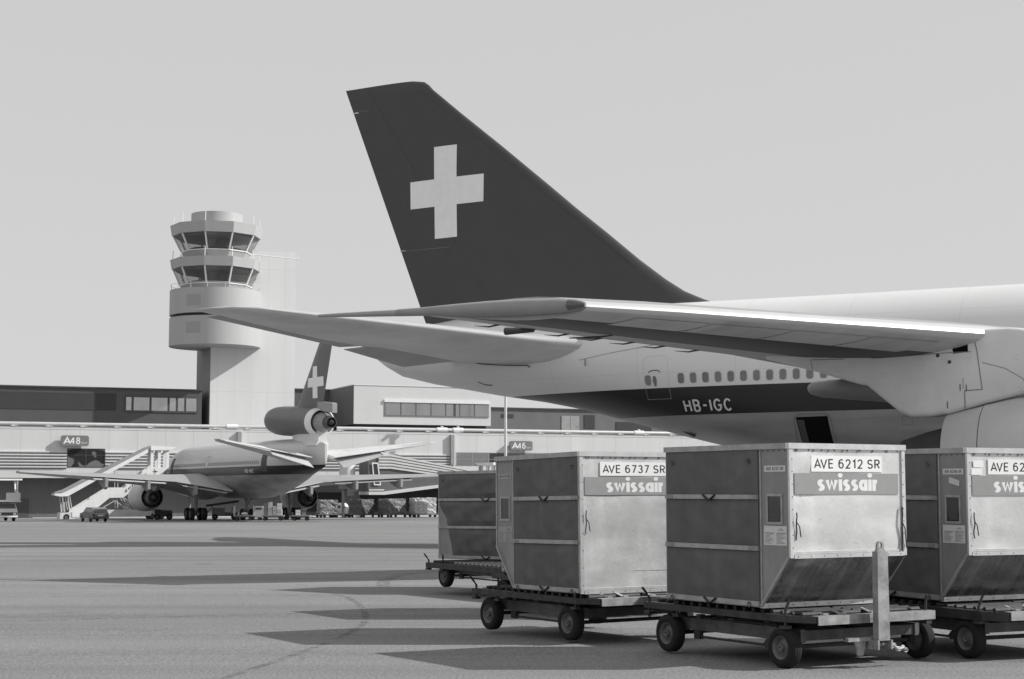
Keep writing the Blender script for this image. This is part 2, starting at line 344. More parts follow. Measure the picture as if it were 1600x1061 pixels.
def make_container(loc, yaw, tilt, L, number, label, over='front', logo=True, fold=1.0, streaked=False, scale=1.0, seed=1):
    """x runs along the lettered end, y along the curtain side, z up from the base"""
    rnd = random.Random(seed)
    W, H, OV, OH = 1.534, 1.626, 0.445, 0.506
    th = thing('cargo_container', label, 'container', loc, R(yaw), 'cargo containers on their carts')
    th.rotation_euler = (tilt, 0, R(yaw))
    if over == 'front': poly = [(OV, 0), (0, OH), (0, H), (L, H), (L, 0)]
    elif over == 'back': poly = [(0, 0), (0, H), (L, H), (L, OH), (L - OV, 0)]
    else: poly = [(0, 0), (0, H), (L, H), (L, 0)]
    # body: end panels subdivided so that they can be slightly dented
    g = MB(); n = len(poly)
    g.add([(0, a, z) for a, z in poly], [tuple(range(n))], 1)
    g.add([(W, a, z) for a, z in poly], [tuple(range(n))], 1)
    for i in range(n):
        (a0, z0), (a1, z1) = poly[i], poly[(i + 1) % n]
        front = (a0 == 0 and a1 == 0)
        slope = abs(a0 - a1) > 0.01 and abs(z0 - z1) > 0.01
        N = 22 if (front or slope) else 1
        vs = []
        for j in range(N + 1):
            for k in range(N + 1):
                u, v = j / N, k / N
                a = a0 + (a1 - a0) * v; z = z0 + (z1 - z0) * v; b = W * u
                d = 0.0
                if N > 1:
                    e = min(u, 1 - u, v, 1 - v) * 8; e = min(1, max(0, e))
                    d = e * (0.0030 * math.sin(5.1 * u + 2.3 * v + seed) * math.sin(3.7 * v + 1.1 * seed) + 0.0012 * math.sin(11 * u - 7 * v + 2 * seed))
                    for (du, dv, rr, dd) in dents.get(seed, []):
                        q = math.hypot((u - du), (v - dv)) / rr
                        if q < 1: d += 0.50 * dd * (1 - q * q) ** 2
                nn = (0, -1, 0) if front else (0, -0.75, -0.66)
                vs.append((b, a + nn[1] * d * (-1), z + nn[2] * d * (-1)) if N > 1 else (b, a, z))
        fs = [(j*(N+1)+k, (j+1)*(N+1)+k, (j+1)*(N+1)+k+1, j*(N+1)+k+1) for j in range(N) for k in range(N)]
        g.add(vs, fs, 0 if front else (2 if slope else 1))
    g.build('body', [M['alu_reflection'] if streaked else M['alu'], M['alu_side'], M['alu_reflection']], th, sharp=20, fix=False)
    fz = OH if over == 'front' else 0.0
    # bright extrusions round the lettered end
    g = MB()
    g.box(-0.022, W + 0.022, -0.024, 0.03, H - 0.05, H + 0.006)
    g.box(-0.012, 0.034, -0.016, 0.01, fz, H - 0.052)
    g.box(W - 0.034, W + 0.012, -0.016, 0.01, fz, H - 0.052)
    g.box(0.036, W - 0.036, -0.020, 0.01, fz - 0.005, fz + 0.035)
    g.box(0.036, W - 0.036, -0.010, 0.008, fz + 0.038, fz + 0.062)
    if over == 'front': g.box(0.0, W, OV - 0.045, OV + 0.03, -0.004, 0.045)
    g.build('end_frame', M['trim'], th)
    # duller extrusions round the curtain side
    g = MB()
    g.box(-0.024, 0.02, 0.034, L + 0.02, H - 0.05, H + 0.006)
    c0, c1 = (OV, L) if over == 'front' else ((0.0, L - OV) if over == 'back' else (0.0, L))
    g.box(-0.03, 0.01, c0 + 0.012, c1 - 0.01, 0.012, 0.062)
    g.box(-0.008, 0.01, L - 0.022, L + 0.004, OH if over == 'back' else 0.0, H - 0.052)
    if over != 'front': g.box(-0.014, -0.002, 0.004, 0.03, 0.07, H - 0.052)
    if over == 'front':
        g.bar((-0.006, 0.012, OH + 0.01), (-0.006, OV - 0.01, 0.02), 0.03, 0.022)
        g.box(-0.01, 0.004, OV - 0.022, OV - 0.006, 0.05, H - 0.06)
        g.bar((W + 0.004, 0.012, OH + 0.01), (W + 0.004, OV - 0.01, 0.02), 0.03, 0.022)
    if over == 'back':
        g.bar((-0.006, L - 0.012, OH + 0.01), (-0.006, L - OV + 0.01, 0.02), 0.03, 0.022)
        g.box(-0.01, 0.004, L - OV + 0.006, L - OV + 0.022, 0.05, H - 0.06)
    g.build('side_frame', M['trim_dull'], th)
    # roof and base sheets
    # rivets
    g = MB()
    def rv(p, ax, r=0.006):
        g.lathe(p, ax, [(0, r), (0.004, r * 0.7), (0.005, 0.0005)], 8)
    nb = 9
    for i in range(nb):
        b = 0.08 + (W - 0.16) * i / (nb - 1)
        rv((b, -0.020, fz + 0.015), (0, -1, 0)); rv((b, -0.002, H - 0.062), (0, -1, 0), 0.009)
    for i in range(8):
        z = fz + 0.1 + (H - fz - 0.25) * i / 7
        rv((0.022, -0.016, z), (0, -1, 0)); rv((W - 0.02, -0.016, z), (0, -1, 0))
    wa0 = 0.0 if over == 'front' else L - OV
    for i in range(5): rv((-0.002, wa0 + 0.06 + i * 0.085, H - 0.068), (-1, 0, 0), 0.008)
    if over == 'front':
        for i in range(10):
            b = 0.05 + (W - 0.1) * i / 9
            rv((b, OV - 0.075, 0.072), (0, -0.75, -0.66)); rv((b, OV - 0.046, 0.02), (0, -1, 0))
    if logo or over == 'back': g.build('rivets', M['rivet'], th)
    # drainage clips hanging under the top rail
    if logo:
        g = MB()
        for i in range(7):
            b = 0.1 + rnd.random() * 0.02 + 0.2 * i
            g.bar((b, -0.012, H - 0.052), (b - 0.012, -0.006, H - 0.078), 0.006)
        g.build('rail_clips', M['dark'], th)
    # curtain: three panels held by two bars and a bottom bar
    for pi, (z0, z1) in enumerate(((0.064, 0.562), (0.612, 1.075), (1.125, H - 0.052))):
        N, K = 56, 26; vs = []
        for j in range(N + 1):
            for k in range(K + 1):
                u, v = j / N, k / K; a = c0 + 0.018 + (c1 - c0 - 0.03) * u; z = z0 + (z1 - z0) * v
                e = min(1, min(v, 1 - v) * 5, min(u, 1 - u) * 9)
                d = 0.012 + e * 0.016 * fold * (1 + 0.5 * math.sin(3 * u + pi + seed))
                d += e * fold * (0.0060 * math.sin(17 * u + 2.5 * math.sin(4 * v + seed) + pi * 2) + 0.0038 * math.sin(39 * u - 6 * v + seed * 1.7 + pi) + 0.0045 * math.sin(9 * v + 11 * u * (1 - v) + pi * 1.3) + 0.0030 * math.sin(26 * (u * .8 + v * .6) + 2 * pi + seed) * max(0, math.sin(5 * u + 2 * v)))
                if fold > 1.4 and pi < 2:     # torn free at the outer edge: pulled in along a diagonal fold
                    q = (1.075 - z); a = c0 + 0.018 + (a - c0 - 0.018) * (1 - (0.05 + 0.10 * q) * min(1, q * 3)); d += 0.030 * math.sin(5 * u + 4 * v) * max(0, u - .55) * e + 0.012 * math.sin(14 * (u + 0.6 * v)) * max(0, u - .4)
                vs.append((-d, a, z))
        g = MB(); g.add(vs, [(j*(K+1)+k, j*(K+1)+k+1, (j+1)*(K+1)+k+1, (j+1)*(K+1)+k) for j in range(N) for k in range(K)])
        g.build('curtain_panel', M['canvas'], th, sharp=60, fix=False)
    for z0, z1 in ((0.564, 0.610), (1.077, 1.123)):
        g = MB(); g.box(-0.036, -0.006, c0 + 0.02, c1 - 0.012, z0, z1)
        bar = g.build('curtain_bar', M['trim_dull'], th)
        g = MB()
        for a in (c0 + 0.10, c1 - 0.10): g.box(-0.042, -0.034, a - 0.055, a + 0.045, z0 + 0.006, z1 - 0.006)
        g.build('buckle_plate', M['galv'], bar)
    mid = (c0 + c1) / 2
    for z in (1.09, 0.03):
        g = MB(); g.tube([(-0.04, mid - 0.10, z + 0.03), (-0.052, mid - 0.03, z - 0.02), (-0.052, mid + 0.02, z - 0.015), (-0.04, mid + 0.10, z + 0.03)], 0.011, 6)
        g.build('pull_strap', M['ink'], th)
    g = MB()
    for a in (c0 + 0.14, c1 - 0.14):
        g.tube([(-0.035, a + 0.02 * math.cos(t * 0.9), 1.46 + 0.02 * math.sin(t * 0.9)) for t in range(7)], 0.006, 6)
        g.tube([(-0.045, a + 0.022 * math.cos(t * 0.9), 0.025 + 0.026 * math.sin(t * 0.9)) for t in range(8)], 0.006, 6)
    g.build('hooks', M['rivet'], th)
    # plain panel beside the curtain: small number, document window, instruction card
    if over != 'none':
        A = (lambda a: a) if over == 'front' else (lambda a: L - OV + 0.02 + (a - 0.0))
        if over == 'back': A = lambda a: L - a
        lo = lambda a0, a1: (min(A(a0), A(a1)), max(A(a0), A(a1)))
        s0, s1 = lo(0.055, 0.375)
        g = MB(); g.box(-0.004, 0.002, s0, s1, 1.350, 1.412); pl = g.build('small_number_plate', M['offwhite'] if over == 'front' else M['trim_dull'], th)
        lettering(number, lambda x, y, q: (-0.0045 - q, s1 - 0.03 - x, 1.366 + y), 0.032, (s1 - s0) - 0.06, M['ink'], pl)
        w0, w1 = lo(0.105, 0.345)
        g = MB(); g.box(-0.010, 0.004, w0, w1, 0.830, 0.855); g.box(-0.010, 0.004, w0, w1, 1.108, 1.132)
        g.box(-0.010, 0.004, w0, w0 + 0.022, 0.857, 1.106); g.box(-0.010, 0.004, w1 - 0.022, w1, 0.857, 1.106)
        fr = g.build('document_window', M['trim_dull'], th)
        g = MB(); g.box(-0.003, 0.003, w0 + 0.023, w1 - 0.023, 0.856, 1.107); g.build('pane', M['glass'], fr)
        if over == 'front' :
            g = MB(); g.box(-0.0045, -0.003, w0 + 0.05, w1 - 0.05, 0.87, 1.00); g.build('docket', M['dark'], fr)
        p0, p1 = lo(0.048, 0.39); top = 0.815 if over == 'front' else 0.76
        g = MB(); g.box(-0.004, 0.002, p0, p1, top - 0.19, top); card = g.build('instruction_card', M['offwhite'] if over == 'front' else M['grey'], th)
        g = MB(); wd = (p1 - p0) / 2
        for cidx in (0, 1):
            for r in range(8):
                z = top - 0.085 - r * 0.0125; a1 = p1 - 0.018 - cidx * wd; ln = (wd - 0.035) * (0.55 + 0.45 * rnd.random())
                g.box(-0.0055, -0.0042, a1 - ln, a1, z, z + 0.004)
            g.box(-0.0055, -0.0042, p1 - 0.018 - cidx * wd - (wd - 0.03), p1 - 0.018 - cidx * wd, top - 0.073, top - 0.066)
        cx = p0 + wd * 0.5
        for k in range(7):
            an = R(20 + k * 23); g.bar((-0.005, cx + 0.022 * math.cos(an), top - 0.055 + 0.014 * math.sin(an)), (-0.005, cx + 0.045 * math.cos(an), top - 0.055 + 0.034 * math.sin(an)), 0.003, 0.0015)
        g.build('printed_lines', M['midgrey'], card)
    # number, band and name on the end
    if logo:
        off = 0.0 if over == 'front' else -0.008
        g = MB(); g.box(0.278 + off, 1.226, -0.010, -0.002, 1.352, 1.510); pl = g.build('number_plate', M['white'], th)
        lettering(number, lambda x, y, q: (0.312 + off + x, -0.0105 - q, 1.383 + y), 0.096, 0.890, M['ink'], pl, stroke=0.135, gap=0.15)
        g = MB(); g.box(0.058, 1.452, -0.0095, -0.002, 1.128, 1.337); bd = g.build('name_band', M['band'], th)
        lettering('swissair', lambda x, y, q: (0.350 + x, -0.0100 - q, 1.158 + y), 0.120, 0.826, M['lightink'], bd, stroke=0.295, gap=0.05, heavy=True)
    g = MB()
    for b, z0, z1, r in ((0.06, 0.95, 0.68, 0.010), (W - 0.055, 1.00, 0.55 if over == 'front' else 0.8, 0.012)):
        if not logo: continue
        pts = [(b + 0.006 * math.sin(k * 1.7 + seed), -0.025 - 0.006 * math.sin(k), z0 + (z1 - z0) * k / 6) for k in range(7)]
        g.tube(pts, r * .7, 6)
        g.tube([(pts[2][0], -0.03, pts[2][2]), (b + 0.03, -0.035, (z0 + z1) / 2), (b + 0.05, -0.03, z1 + 0.03)], 0.006, 6)
    if logo: g.build('hanging_strap', M['ink'], th)
    if logo:      # scratches and creases in the sheet
        g = MB()
        for k in range(9):
            b = 0.12 + rnd.random() * 1.2; z = fz + 0.12 + rnd.random() * (0.58 if over == 'front' else 1.0); a_ = rnd.uniform(-.5, .9); l_ = 0.02 + rnd.random() * 0.07
            g.add([(b, -.0045, z), (b + l_ * math.cos(a_), -.0045, z + l_ * math.sin(a_)), (b + l_ * math.cos(a_), -.0045, z + l_ * math.sin(a_) + .003), (b, -.0045, z + .004)], [(0, 1, 2, 3)])
        if over == 'back': g.box(0.50, 1.46, -.0065, -.0035, 0.247, 0.253)
        g.build('scratches', M['trim'], th, fix=False, smooth=False)
    return th
M['band'] = mat('grey_name_band', 0.27, 0.55, var=0.07, vscale=6)
dents = {1: [(0.12, 0.62, 0.16, 0.030), (0.10, 0.25, 0.12, -0.022), (0.72, 0.35, 0.10, 0.008), (0.16, 0.85, 0.12, -0.02), (0.3, 0.1, .1, .012)],
         2: [(0.15, 0.38, 0.25, 0.020), (0.55, 0.28, 0.2, -0.018), (0.85, 0.5, 0.2, 0.014), (0.35, 0.16, 0.16, -0.02)],
         3: [(0.4, 0.4, 0.2, 0.012), (0.25, 0.15, 0.12, 0.012)]}
CC = (2.723, 15.765); CB = (0.795, 18.516); CE = (4.789, 16.913); CA = (0.462, 28.817)
cC = make_container((*CC, 0.506), 31.23, 0.0, 2.007, 'AVE 6212 SR', 'aluminium curtain-sided air cargo container numbered AVE 6212 SR, on the cart with the upright drawbar', 'front', True, 1.0, seed=1)
cB = make_container((*CB, 0.489), 29.88, -0.015, 1.97, 'AVE 6737 SR', 'aluminium curtain-sided air cargo container numbered AVE 6737 SR, left of the upright-drawbar cart', 'back', True, 1.1, streaked=False, seed=2)
cE = make_container((*CE, 0.489), 25.93, 0.006, 2.05, 'AVE 6236 SR', 'aluminium curtain-sided air cargo container numbered AVE 6236 SR, at the right edge', 'front', True, 0.8, seed=3)
cA = make_container((*CA, 0.413), 49.17, -0.01, 2.43, '', 'dark canvas-sided cargo container farthest back, curtain sagging loose at its left edge', 'none', False, 1.7, seed=4)
cD = make_container((0.87, 22.57, 0.45), 30.0, 0.0, 2.007, '', 'canvas-sided cargo container almost wholly hidden behind container AVE 6737 SR', 'none', False, 1.0, seed=5)
# two stickers on the third container
g = MB(); g.box(0.077, 0.215, -0.012, -0.009, 1.425, 1.498); g.box(0.049, 0.198, -0.0115, -0.0085, 1.346, 1.417); g.build('sticker', M['white'], cE)
g = MB(); g.add([(-0.004, 0.276, 1.325), (-0.004, 0.115, 1.285), (-0.004, 0.122, 1.225), (-0.004, 0.283, 1.262)], [(0, 1, 2, 3)]); g.build('sticker', M['offwhite'], cE, fix=False)

# ================================================================ container carts
def make_dolly(loc, yaw, label, b0=-0.03, b1=1.62, af=-0.22, ar=2.35, wf=0.12, wr=1.93, wb=(0.07, 1.62), drawbar=False, zt=0.455, mark='', light_front=True, pins=True):
    gl = gz(loc[1])
    th = thing('container_cart', label, 'cart', (loc[0], loc[1], gl), R(yaw), 'carts under the cargo containers')
    O = (0, 0, -gl)                                     # heights below are given above the camera's zero level
    rh = 0.095 if af < -0.5 else 0.066
    g = MB(O)
    ch = 0.25
    # outer rails as channels
    def channel(x0, x1, y0, y1, m=0):
        g.box(x0, x1, y0, y1, zt - 0.012, zt, m); g.box(x0, x1, y0, y1, zt - 0.095, zt - 0.083, m)
    g.box(b0, b0 + 0.012, af + ch, ar, zt - rh, zt, 0); g.box(b0 + 0.012, b0 + 0.07, af + ch, ar, zt - 0.012, zt + 0.001, 0); g.box(b0 + 0.012, b0 + 0.06, af + ch, ar, zt - rh, zt - rh + 0.01, 0)
    g.box(b1 - 0.012, b1, af + 0.05, ar, zt - 0.095, zt, 0); g.box(b1 - 0.07, b1 - 0.012, af + 0.05, ar, zt - 0.012, zt + 0.001, 0)
    g.bar((b0 + 0.006, af + ch, zt - rh / 2), (b0 + ch - 0.08, af + 0.02, zt - rh / 2), 0.012, rh, 0)
    g.box(b0 + 0.16, b1 - 0.02, ar - 0.012, ar, zt - 0.095, zt, 0)
    for a in (0.25, 0.75, 1.2, 1.65, 2.05): g.box(b0 + 0.013, b1 - 0.013, a, a + 0.05, zt - 0.07, zt - 0.014, 0)
    dk = g.build('deck_frame', M['steel'], th)
    g = MB(O); g.box(b0 + ch - 0.07, b1 - 0.02, af, af + 0.014, zt - 0.085, zt + 0.003); g.box(b0 + ch - 0.07, b1 - 0.02, af + 0.016, af + 0.10, zt - 0.008, zt + 0.002)
    g.build('front_beam', M['galv'], dk)
    g = MB(O); k = 0
    a = af + 0.16
    while a < ar - 0.08:
        for x0, x1 in ((b0 + 0.10, b0 + 0.10 + (b1 - b0 - 0.26) / 2), (b0 + 0.14 + (b1 - b0 - 0.26) / 2, b1 - 0.10)):
            g.tube([(x0, a, zt + 0.012), (x1, a, zt + 0.012)], 0.026, 10)
        a += 0.145
    g.build('rollers', M['steel'], th)
    g = MB(O); g.box(b0 + 0.075, b1 - 0.075, af + 0.11, ar - 0.02, zt - 0.012, zt - 0.004); g.build('deck_plate', M['steel'], th)
    # lower chassis
    g = MB(O)
    xa, xb = wb[0] + 0.13, wb[1] - 0.13
    for x in (xa, xb): g.box(x - 0.03, x + 0.03, wf - 0.12, wr + 0.15, 0.19, 0.315)
    g.box(xa + 0.032, xb - 0.032, wf - 0.10, wf - 0.04, 0.20, 0.30); g.box(xa + 0.032, xb - 0.032, wr + 0.04, wr + 0.10, 0.20, 0.30)
    g.box((xa + xb) / 2 - 0.09, (xa + xb) / 2 + 0.09, wf - 0.03, wr + 0.03, 0.205, 0.30)
    g.bar((xa + 0.04, wf + 0.1, 0.26), (xb - 0.04, wr - 0.1, 0.26), 0.05); g.bar((xb - 0.04, wf + 0.1, 0.262), (xa + 0.04, wr - 0.1, 0.262), 0.05)
    for (x, y) in ((xa, wf + 0.35), (xa, wr - 0.4), (xb, wf + 0.35), (xb, wr - 0.4)):
        g.box(x - 0.035, x + 0.035, y, y + 0.07, 0.317, 0.358)
        g.bar((x, y + 0.03, 0.19), (x, y + 0.10, 0.13), 0.03)
    g.box(xa - 0.05, xb + 0.05, (wf + wr) / 2 - 0.05, (wf + wr) / 2 + 0.05, 0.318, 0.352)
    chs = g.build('chassis', M['chassis'], th)
    g = MB(O); g.lathe(((xa + xb) / 2, (wf + wr) / 2, 0.318), (0, 0, 1), [(0, 0.46), (0, 0.52), (0.022, 0.52), (0.022, 0.54), (0.04, 0.54), (0.04, 0.46)], 36)
    g.build('turntable', M['steel'], th)
    g = MB(O)
    for x in (xa - 0.02, ):
        g.tube([(x, wf + 0.35, 0.125), (x, wr - 0.32, 0.125)], 0.013, 8); g.tube([(x - 0.03, wf + 0.2, 0.335), (x - 0.03, wr - 0.5, 0.328)], 0.010, 8)
        g.box(x - 0.025, x + 0.025, wf + 0.32, wf + 0.40, 0.10, 0.18); g.box(x - 0.025, x + 0.025, wr - 0.40, wr - 0.30, 0.10, 0.19)
        g.tube([(x, wr - 0.9, 0.33), (x - 0.03, wr - 0.75, 0.365), (x - 0.03, wr - 0.6, 0.33)], 0.009, 6)
    g.build('brake_rod', M['steel'], th)
    for a in (wf, wr):
        g = MB(O); g.tube([(wb[0], a, 0.14), (wb[1], a, 0.14)], 0.022, 8)
        for x in (xa, xb): g.box(x - 0.02, x + 0.02, a - 0.05, a + 0.05, 0.12, 0.189)
        g.build('axle', M['steel'], th)
        for b in wb:
            wheel((b, a, 0.14 - gl), (1 if b > 1 else -1, 0, 0), 0.20, 0.135, th, 32)
    if pins:
        for (x, y, dx) in ((b0 + 0.02, af + ch + 0.05, 0.02), (b0 + 0.05, ar - 0.55, -0.01), (b0 + 0.03, ar - 0.06, -0.05), (b1 - 0.1, af + 0.06, 0.0)):
            g = MB(O); g.tube([(x, y, zt - 0.12), (x, y, zt + 0.04), (x + dx, y - 0.01, zt + 0.10), (x + dx * 2.2, y - 0.02, zt + 0.16)], [0.015, 0.015, 0.014, 0.013], 8)
            g.box(x - 0.04, x + 0.035, y - 0.05, y + 0.05, zt - 0.13, zt - 0.099)
            g.build('stop_pin', M['steel'], th)
    # loose catches and clips along the front edge
    g = MB(O)
    for (x, y) in ((b0 + 0.55, af + 0.08), (b0 + 0.95, af + 0.08), (b0 + 0.35, af + 0.12)):
        g.bar((x, y, zt + 0.004), (x - 0.05, y + 0.10, zt + 0.05), 0.06, 0.012); g.box(x - 0.02, x + 0.05, y - 0.02, y + 0.03, zt + 0.004, zt + 0.02)
    g.build('catch', M['galv'], th)
    if mark:
        lettering(mark, lambda x, y, q: (b0 - 0.003 - q, ar - 1.02 - x, zt - 0.078 + y), 0.055, 0.30, M['ink'], dk)
    if drawbar:
        x, y = 0.865, -0.33
        g = MB(O); g.loft([[(x + sx * wx, y + sy * 0.038, z) for sx, sy in ((-1,-1),(1,-1),(1,1),(-1,1))] for z, wx in ((0.205, 0.066), (0.215, 0.076), (1.072, 0.068))])
        db = g.build('drawbar', M['galv'], th)
        # pierced towing eye on top
        n = 24; cz = 1.130; zb = 1.075
        outer = []
        for i in range(n):
            an = 2 * math.pi * i / n; ox, oz = 0.045 * math.sin(an), 0.045 * math.cos(an)
            if oz < -0.01: k = (-oz - 0.01) / 0.035; ox = ox + (0.066 * (1 if ox > 0 else -1) - ox) * min(1, k * 1.1) if abs(ox) > 1e-6 else 0; oz = -(cz - zb) if k > 0.15 else oz
            outer.append((ox, oz))
        inner = [(0.022 * math.sin(2 * math.pi * i / n), 0.026 * math.cos(2 * math.pi * i / n)) for i in range(n)]
        g = MB(O); vs = []
        for yy in (y - 0.012, y + 0.012):
            vs += [(x + a, yy, cz + b) for a, b in outer] + [(x + a, yy, cz + b) for a, b in inner]
        fs = []
        for i in range(n):
            j = (i + 1) % n
            fs += [(i, j, n + j, n + i), (2*n + j, 2*n + i, 3*n + i, 3*n + j), (i, 2*n + i, 2*n + j, j), (n + j, 3*n + j, 3*n + i, n + i)]
        g.add(vs, fs); g.build('towing_eye', M['galv'], db)
        g = MB(O)
        g.box(x - 0.38, x + 0.12, y + 0.06, y + 0.11, 0.20, 0.235); g.box(x - 0.10, x - 0.075, y - 0.05, y + 0.09, 0.12, 0.21); g.box(x + 0.08, x + 0.10, y - 0.05, y + 0.09, 0.12, 0.21)
        g.prism([(-0.28, 0.20), (-0.13, 0.20), (-0.17, 0.06), (-0.24, 0.06)], lambda a, z: (x + a, y + 0.08, z), lambda a, z: (x + a, y + 0.10, z))
        g.tube([(x - 0.12, y + 0.02, 0.165), (x + 0.12, y + 0.02, 0.165)], 0.015, 8)
        g.build('hinge_bracket', M['galv'], th)
        g = MB(O)
        pts = [(x + 0.09, y, 0.175), (x + 0.15, y - 0.01, 0.15), (x + 0.20, y, 0.115), (x + 0.24, y + 0.01, 0.11), (x + 0.30, y + 0.02, 0.12), (x + 0.36, y + 0.04, 0.09)]
        g.tube(pts, [0.016, 0.012, 0.02, 0.012, 0.02, 0.012], 8)
        for q in pts[1:]: g.tube([(q[0] + 0.028 * math.cos(t * 0.785), q[1], q[2] + 0.020 * math.sin(t * 0.785)) for t in range(9)], 0.006, 6)
        g.build('chain', M['galv'], th)
    return th
make_dolly(CC, 31.23, 'steel container cart with its drawbar standing upright, carrying container AVE 6212 SR', drawbar=True, b1=1.74, wb=(0.03, 1.83), wf=0.14, wr=2.0, ar=2.4)
make_dolly((0.84, 18.55), 33, 'steel container cart under container AVE 6737 SR', ar=2.32, b0=-0.10, wb=(0.0, 1.62), zt=0.44, wf=0.28, wr=2.0)
make_dolly(CE, 25.93, 'steel container cart at the right edge with bare rollers showing at its front', af=-0.56, b0=-0.14, b1=1.9, zt=0.438, wf=-0.06, wr=1.9, wb=(-0.07, 1.7), mark='')
u = Vector((-math.sin(R(32)), math.cos(R(32)))); org = Vector((-0.14, 27.1)) - 0.30 * u
make_dolly((org.x, org.y), 32, 'container cart marked CT 26, farthest back, under the sagging dark canvas container', b0=0.0, b1=2.55, af=-1.2, ar=3.0, wf=-0.5, wr=2.45, wb=(0.12, 2.4), zt=0.362, mark='CT 26')
make_dolly((0.87, 22.57), 30.0, 'steel container cart almost hidden behind the cart of container AVE 6737 SR, one wheel showing', ar=2.3, wb=(0.03, 1.62), wf=0.2, wr=2.0, zt=0.40, pins=False)
# ================================================================ the jumbo jet
JG = gz(71.0)
JET = thing('jumbo_jet', 'large four-engined airliner with a tall dark fin bearing a white cross, registration HB-IGC', 'airliner', (-7.51, 71.27, JG), R(-28.55))
def J(s, y, z): return (70.2 - s, -y, z - JG)            # s metres aft of the nose, y to starboard, z above the camera's zero level
def interp(T, x):
    if x <= T[0][0]: return T[0][1:]
    for a, b in zip(T, T[1:]):
        if x <= b[0]:
            k = (x - a[0]) / (b[0] - a[0]); return tuple(p + (q - p) * k for p, q in zip(a[1:], b[1:]))
    return T[-1][1:]
# station, half width, top, bottom
FUS = [(0, .05, 5.2, 5.0), (0.5, .75, 6.2, 4.0), (1.5, 1.45, 7.4, 3.0), (3.5, 2.25, 9.0, 2.2), (6, 2.85, 10.1, 1.7), (9, 3.15, 10.6, 1.5), (13, 3.25, 10.7, 1.4), (20, 3.25, 10.6, 1.3), (25, 3.25, 9.9, 1.3), (30, 3.25, 9.2, 1.3),
       (33, 3.25, 9.02, 1.3), (40, 3.25, 9.03, 1.4), (44, 3.25, 9.04, 1.62), (46, 3.25, 9.04, 1.86), (48, 3.25, 9.05, 2.25), (50, 3.22, 9.06, 2.80), (52, 3.16, 9.07, 3.34), (53.5, 3.08, 9.08, 3.70), (56, 2.82, 9.09, 4.34), (58, 2.52, 9.1, 4.88), (60, 2.2, 9.1, 5.28), (62.2, 1.85, 9.07, 5.62), (64, 1.54, 8.98, 5.95), (65.4, 1.28, 8.82, 6.2), (67, .92, 8.5, 6.58), (67.8, .62, 8.2, 7.0), (68.25, .34, 7.85, 7.3), (68.4, .12, 7.68, 7.5)]
def fus_ring(s, n=56, T=FUS):
    w_, top, bot = interp(T, s); h = top - bot
    zc = max(top - w_, (top + bot) / 2)
    pts = []
    for i in range(n):
        a = 2 * math.pi * i / n; c_, s_ = math.cos(a), math.sin(a)
        pts.append((w_ * c_, zc + ((top - zc) if s_ > 0 else (zc - bot)) * s_))
    return pts, w_, top, bot, zc
def fus_y(s, z, T=FUS):
    _, w_, top, bot, zc = fus_ring(s, 4, T)
    q = (z - zc) / ((top - zc) if z > zc else (zc - bot)); return w_ * math.sqrt(max(0.0, 1 - q * q))
# paint: white above, black cheatline, bare grey below; faint frame joints
def fuselage_mat(name, z0, z1, grey_below, top=0.74):
    m = mat(name, top, 0.38, 0.0, var=0.04, vscale=0.35, stretch=(0.5, 1, 1), spec=0.5)
    t = m.node_tree; p = t.nodes['Principled BSDF']; src = p.inputs['Base Color'].links[0].from_socket
    tc = t.nodes.new('ShaderNodeTexCoord'); sp = t.nodes.new('ShaderNodeSeparateXYZ'); t.links.new(tc.outputs['Object'], sp.inputs[0])
    x, z = sp.outputs[0], sp.outputs[2]
    below = math_node(t, 'LESS_THAN', z, z0); inb = math_node(t, 'MULTIPLY', math_node(t, 'LESS_THAN', z, z1), math_node(t, 'GREATER_THAN', z, z0))
    def mixv(a, b, f):
        return math_node(t, 'ADD', math_node(t, 'MULTIPLY', a, math_node(t, 'SUBTRACT', 1.0, f)), math_node(t, 'MULTIPLY', b, f))
    n = t.nodes.new('ShaderNodeTexNoise'); n.inputs['Scale'].default_value = 0.9; n.inputs['Detail'].default_value = 8
    mp = t.nodes.new('ShaderNodeMapping'); mp.inputs['Scale'].default_value = (0.3, 0.6, 1.6); t.links.new(tc.outputs['Object'], mp.inputs[0]); t.links.new(mp.outputs[0], n.inputs['Vector'])
    gm = t.nodes.new('ShaderNodeMapRange'); gm.inputs['From Min'].default_value = 0.3; gm.inputs['From Max'].default_value = 0.7; gm.inputs['To Min'].default_value = grey_below * 0.72; gm.inputs['To Max'].default_value = grey_below * 1.2; t.links.new(n.outputs['Fac'], gm.inputs[0])
    v = mixv(src, gm.outputs[0], below); v = mixv(v, 0.022, inb)
    fr = math_node(t, 'FRACT', math_node(t, 'DIVIDE', math_node(t, 'ADD', x, 500.0), 4.06)); ln = math_node(t, 'LESS_THAN', fr, 0.006)
    fz = math_node(t, 'FRACT', math_node(t, 'DIVIDE', math_node(t, 'ADD', z, 50.31), 1.9)); lz = math_node(t, 'LESS_THAN', fz, 0.010)
    k = math_node(t, 'SUBTRACT', 1.0, math_node(t, 'MULTIPLY', math_node(t, 'MAXIMUM', ln, lz), 0.13))
    t.links.new(math_node(t, 'MULTIPLY', v, k), p.inputs['Base Color'])
    t.links.new(mixv(0.33, 0.42, below), p.inputs['Roughness']); t.links.new(math_node(t, 'MULTIPLY', below, 0.35), p.inputs['Metallic'])
    return m
M['jet_skin'] = fuselage_mat('airliner_skin', 4.50 - JG, 5.53 - JG, 0.36)
st = sorted(set([a[0] for a in FUS] + [40 + i for i in range(28)] + [0.2, 1, 2.5, 4.7, 7.5, 11, 16, 22.5, 27.5, 36]))
g = MB(); rings = []
for s in st:
    pts, *_ = fus_ring(s, 64); rings.append([J(s, y, z) for y, z in pts])
